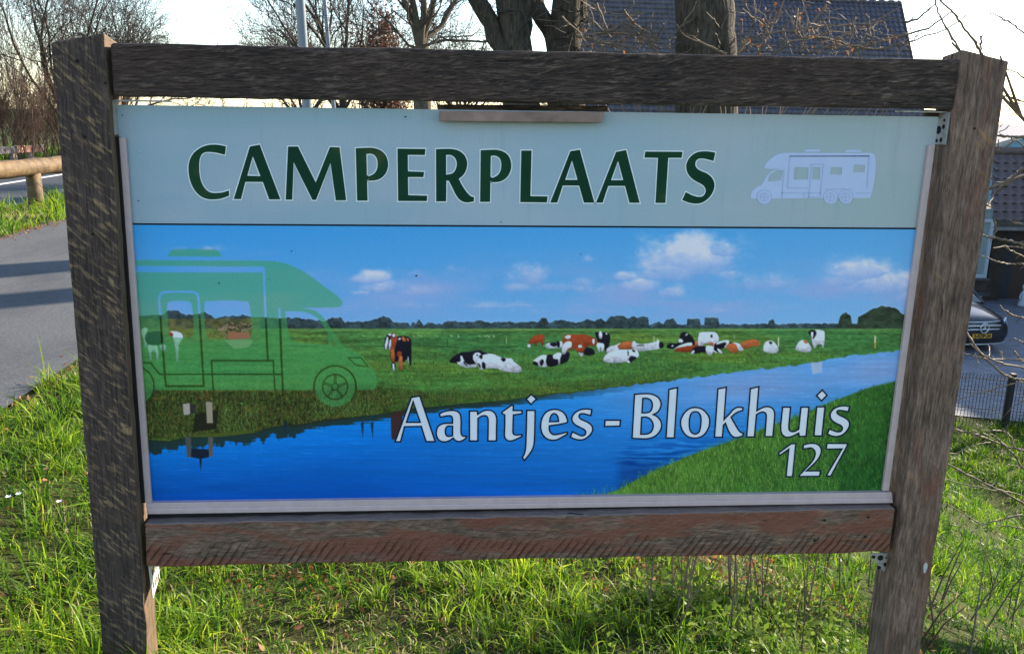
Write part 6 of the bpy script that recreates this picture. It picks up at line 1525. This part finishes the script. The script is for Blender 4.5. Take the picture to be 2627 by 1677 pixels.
o = obj('grass', grass_mesh([(-2.3, -.9, -.6, 4.6, 46000, .088, .0050, .06), (-1.2, 1.7, -.5, 3.4, 66000, .068, .0044, .10), (1.2, 4.6, -.3, 6.2, 60000, .075, .0054, .04, -.12), (3.2, 8.8, 3, 13, 52000, .10, .0095, .01, -.16), (7.2, 11.6, 9.2, 12.4, 14000, .13, .009, .03, -.15), (-2.2, 3.2, 3.4, 14, 12000, .12, .008, .1), (-2.2, 4, -3.2, -.5, 8000, .10, .006, .1)], 101), m_grass)
tag(o, 'green grass with dry blades on the dike slope around the sign', 'grass', kind='stuff')
o = obj('grass', grass_mesh([(-6.1, -4.8, 3, 15, 15000, .17, .010, .10), (-16, -11.1, 10, 30, 14000, .20, .02, .05)], 102), m_grass)
tag(o, 'grass verges along the road beyond the bike path', 'grass', kind='stuff')

R = np.random.default_rng(110)
def on_ground(x, y, dz=.01): return np.stack([x, y, hgt(x, y) + dz], -1)
cs = [on_ground(R.normal(-4.86, .10, 1600), R.uniform(4, 14, 1600), .022), on_ground(R.normal(-2.2, .07, 400), R.uniform(0, 6, 400), .02)]
for (cx, cy, sx, sy, n) in ((-1.35, 1.4, .22, .35, 260), (-.55, 1.1, .3, .3, 200), (.1, .8, .35, .3, 240), (.75, 1.5, .4, .5, 420), (1.1, .9, .35, .35, 300), (1.7, 1.2, .3, .4, 260), (-.9, .6, .2, .2, 120)):
    cs.append(on_ground(R.normal(cx, sx, n), R.normal(cy, sy, n), .02))
tag(obj('leaf_litter', leaf_cloud(np.concatenate(cs) + R.normal(0, .004, (sum(map(len, cs)), 3)), .015, 7), m_dead), 'brown leaf litter lying along the path edges and in the grass', 'leaves', kind='stuff')

# dry stalks under the right half of the sign
sk = Tubes()
for k in range(34):
    u = R.uniform(1640, 2230); v = R.uniform(1500, 1690)
    d0 = fw + RT * ((u - 1313.5) / FPX) + UP * ((838.5 - v) / FPX)
    p = None
    for t_ in np.arange(1.5, 9, .03):
        q_ = CAM + d0 * t_
        if q_[2] < hgt(q_[0], q_[1]): p = q_; break
    if p is None: continue
    Hh = R.uniform(.2, .62); l = R.normal(0, .16, 2)
    P = [p + [0, 0, -.02], p + [l[0] * Hh * .4, l[1] * Hh * .4, Hh * .5], p + [l[0] * Hh, l[1] * Hh, Hh]]
    sk.add(P, np.array([.003, .0025, .0014]) * R.uniform(.7, 1.2), 5)
for k in range(14):
    u = R.uniform(2370, 2600); v = R.uniform(1500, 1690); d0 = fw + RT * ((u - 1313.5) / FPX) + UP * ((838.5 - v) / FPX)
    p = next((CAM + d0 * t_ for t_ in np.arange(1.5, 12, .03) if (CAM + d0 * t_)[2] < hgt((CAM + d0 * t_)[0], (CAM + d0 * t_)[1])), None)
    if p is None: continue
    Hh = R.uniform(.25, .6); l = R.normal(0, .3, 2)
    sk.add([p, p + [l[0] * Hh * .4, l[1] * Hh * .4, Hh * .5], p + [l[0] * Hh, l[1] * Hh, Hh]], [.005, .004, .002], 5)
tag(sk.build('dry_stalks', m_twig_tan), 'dry tan stalks standing in the grass under the sign', 'stalks', kind='stuff')
# young nettles under the right half
nc = []
for (u, v, n, sp) in ((1760, 1580, 20, .09), (1830, 1620, 24, .1), (1950, 1600, 26, .12), (2040, 1640, 26, .12), (2110, 1600, 20, .12), (1900, 1665, 26, .1), (1700, 1560, 14, .08), (2150, 1660, 16, .1), (1560, 1640, 10, .08)):
    d0 = fw + RT * ((u - 1313.5) / FPX) + UP * ((838.5 - v) / FPX)
    p = next(CAM + d0 * t_ for t_ in np.arange(1.5, 12, .02) if (CAM + d0 * t_)[2] < hgt((CAM + d0 * t_)[0], (CAM + d0 * t_)[1]))
    for k in range(n):
        q_ = p + [R.normal(0, sp), R.normal(0, sp), 0]; q_[2] = hgt(q_[0], q_[1]); hh = R.uniform(.04, .13)
        for j in range(9): nc.append(q_ + [R.normal(0, .024), R.normal(0, .024), hh * (j + 1) / 9])
m_net = mat_leaf('nettle leaves', [(0, (0.05, 0.11, 0.015)), (1, (0.20, 0.27, 0.04))], .45)
tag(obj('nettle_patch', leaf_cloud(nc, .017, 9), m_net), 'young green nettles growing below the sign', 'nettles', kind='stuff')

# three white blossoms by the path
for k, (u, v, lab) in enumerate(((22, 1275, 'white blossom at the left picture edge in the grass'), (48, 1268, 'white blossom just right of the leftmost one'), (152, 1287, 'white blossom nearest the left post'))):
    p = atz(u, v, CREST * .6 + .12); g = p.copy(); g[2] = hgt(p[0], p[1])
    fl = thing('white_blossom', lab, 'flower', g, 'white blossoms in the grass')
    MB().tube([g, (g + p) / 2 + [.005, 0, 0], p], [.0022, .002, .0018], 5).build('stem', m_net, fl)
    for j in range(5):
        a = 2 * math.pi * j / 5; e = np.array([math.cos(a), math.sin(a), .5]) * .009; s = np.array([-math.sin(a), math.cos(a), 0]) * .005
        MB().add([p, p + e * .6 + s, p + e * 1.3, p + e * .6 - s], [(0, 1, 2, 3)]).build('petal', m_white, fl)
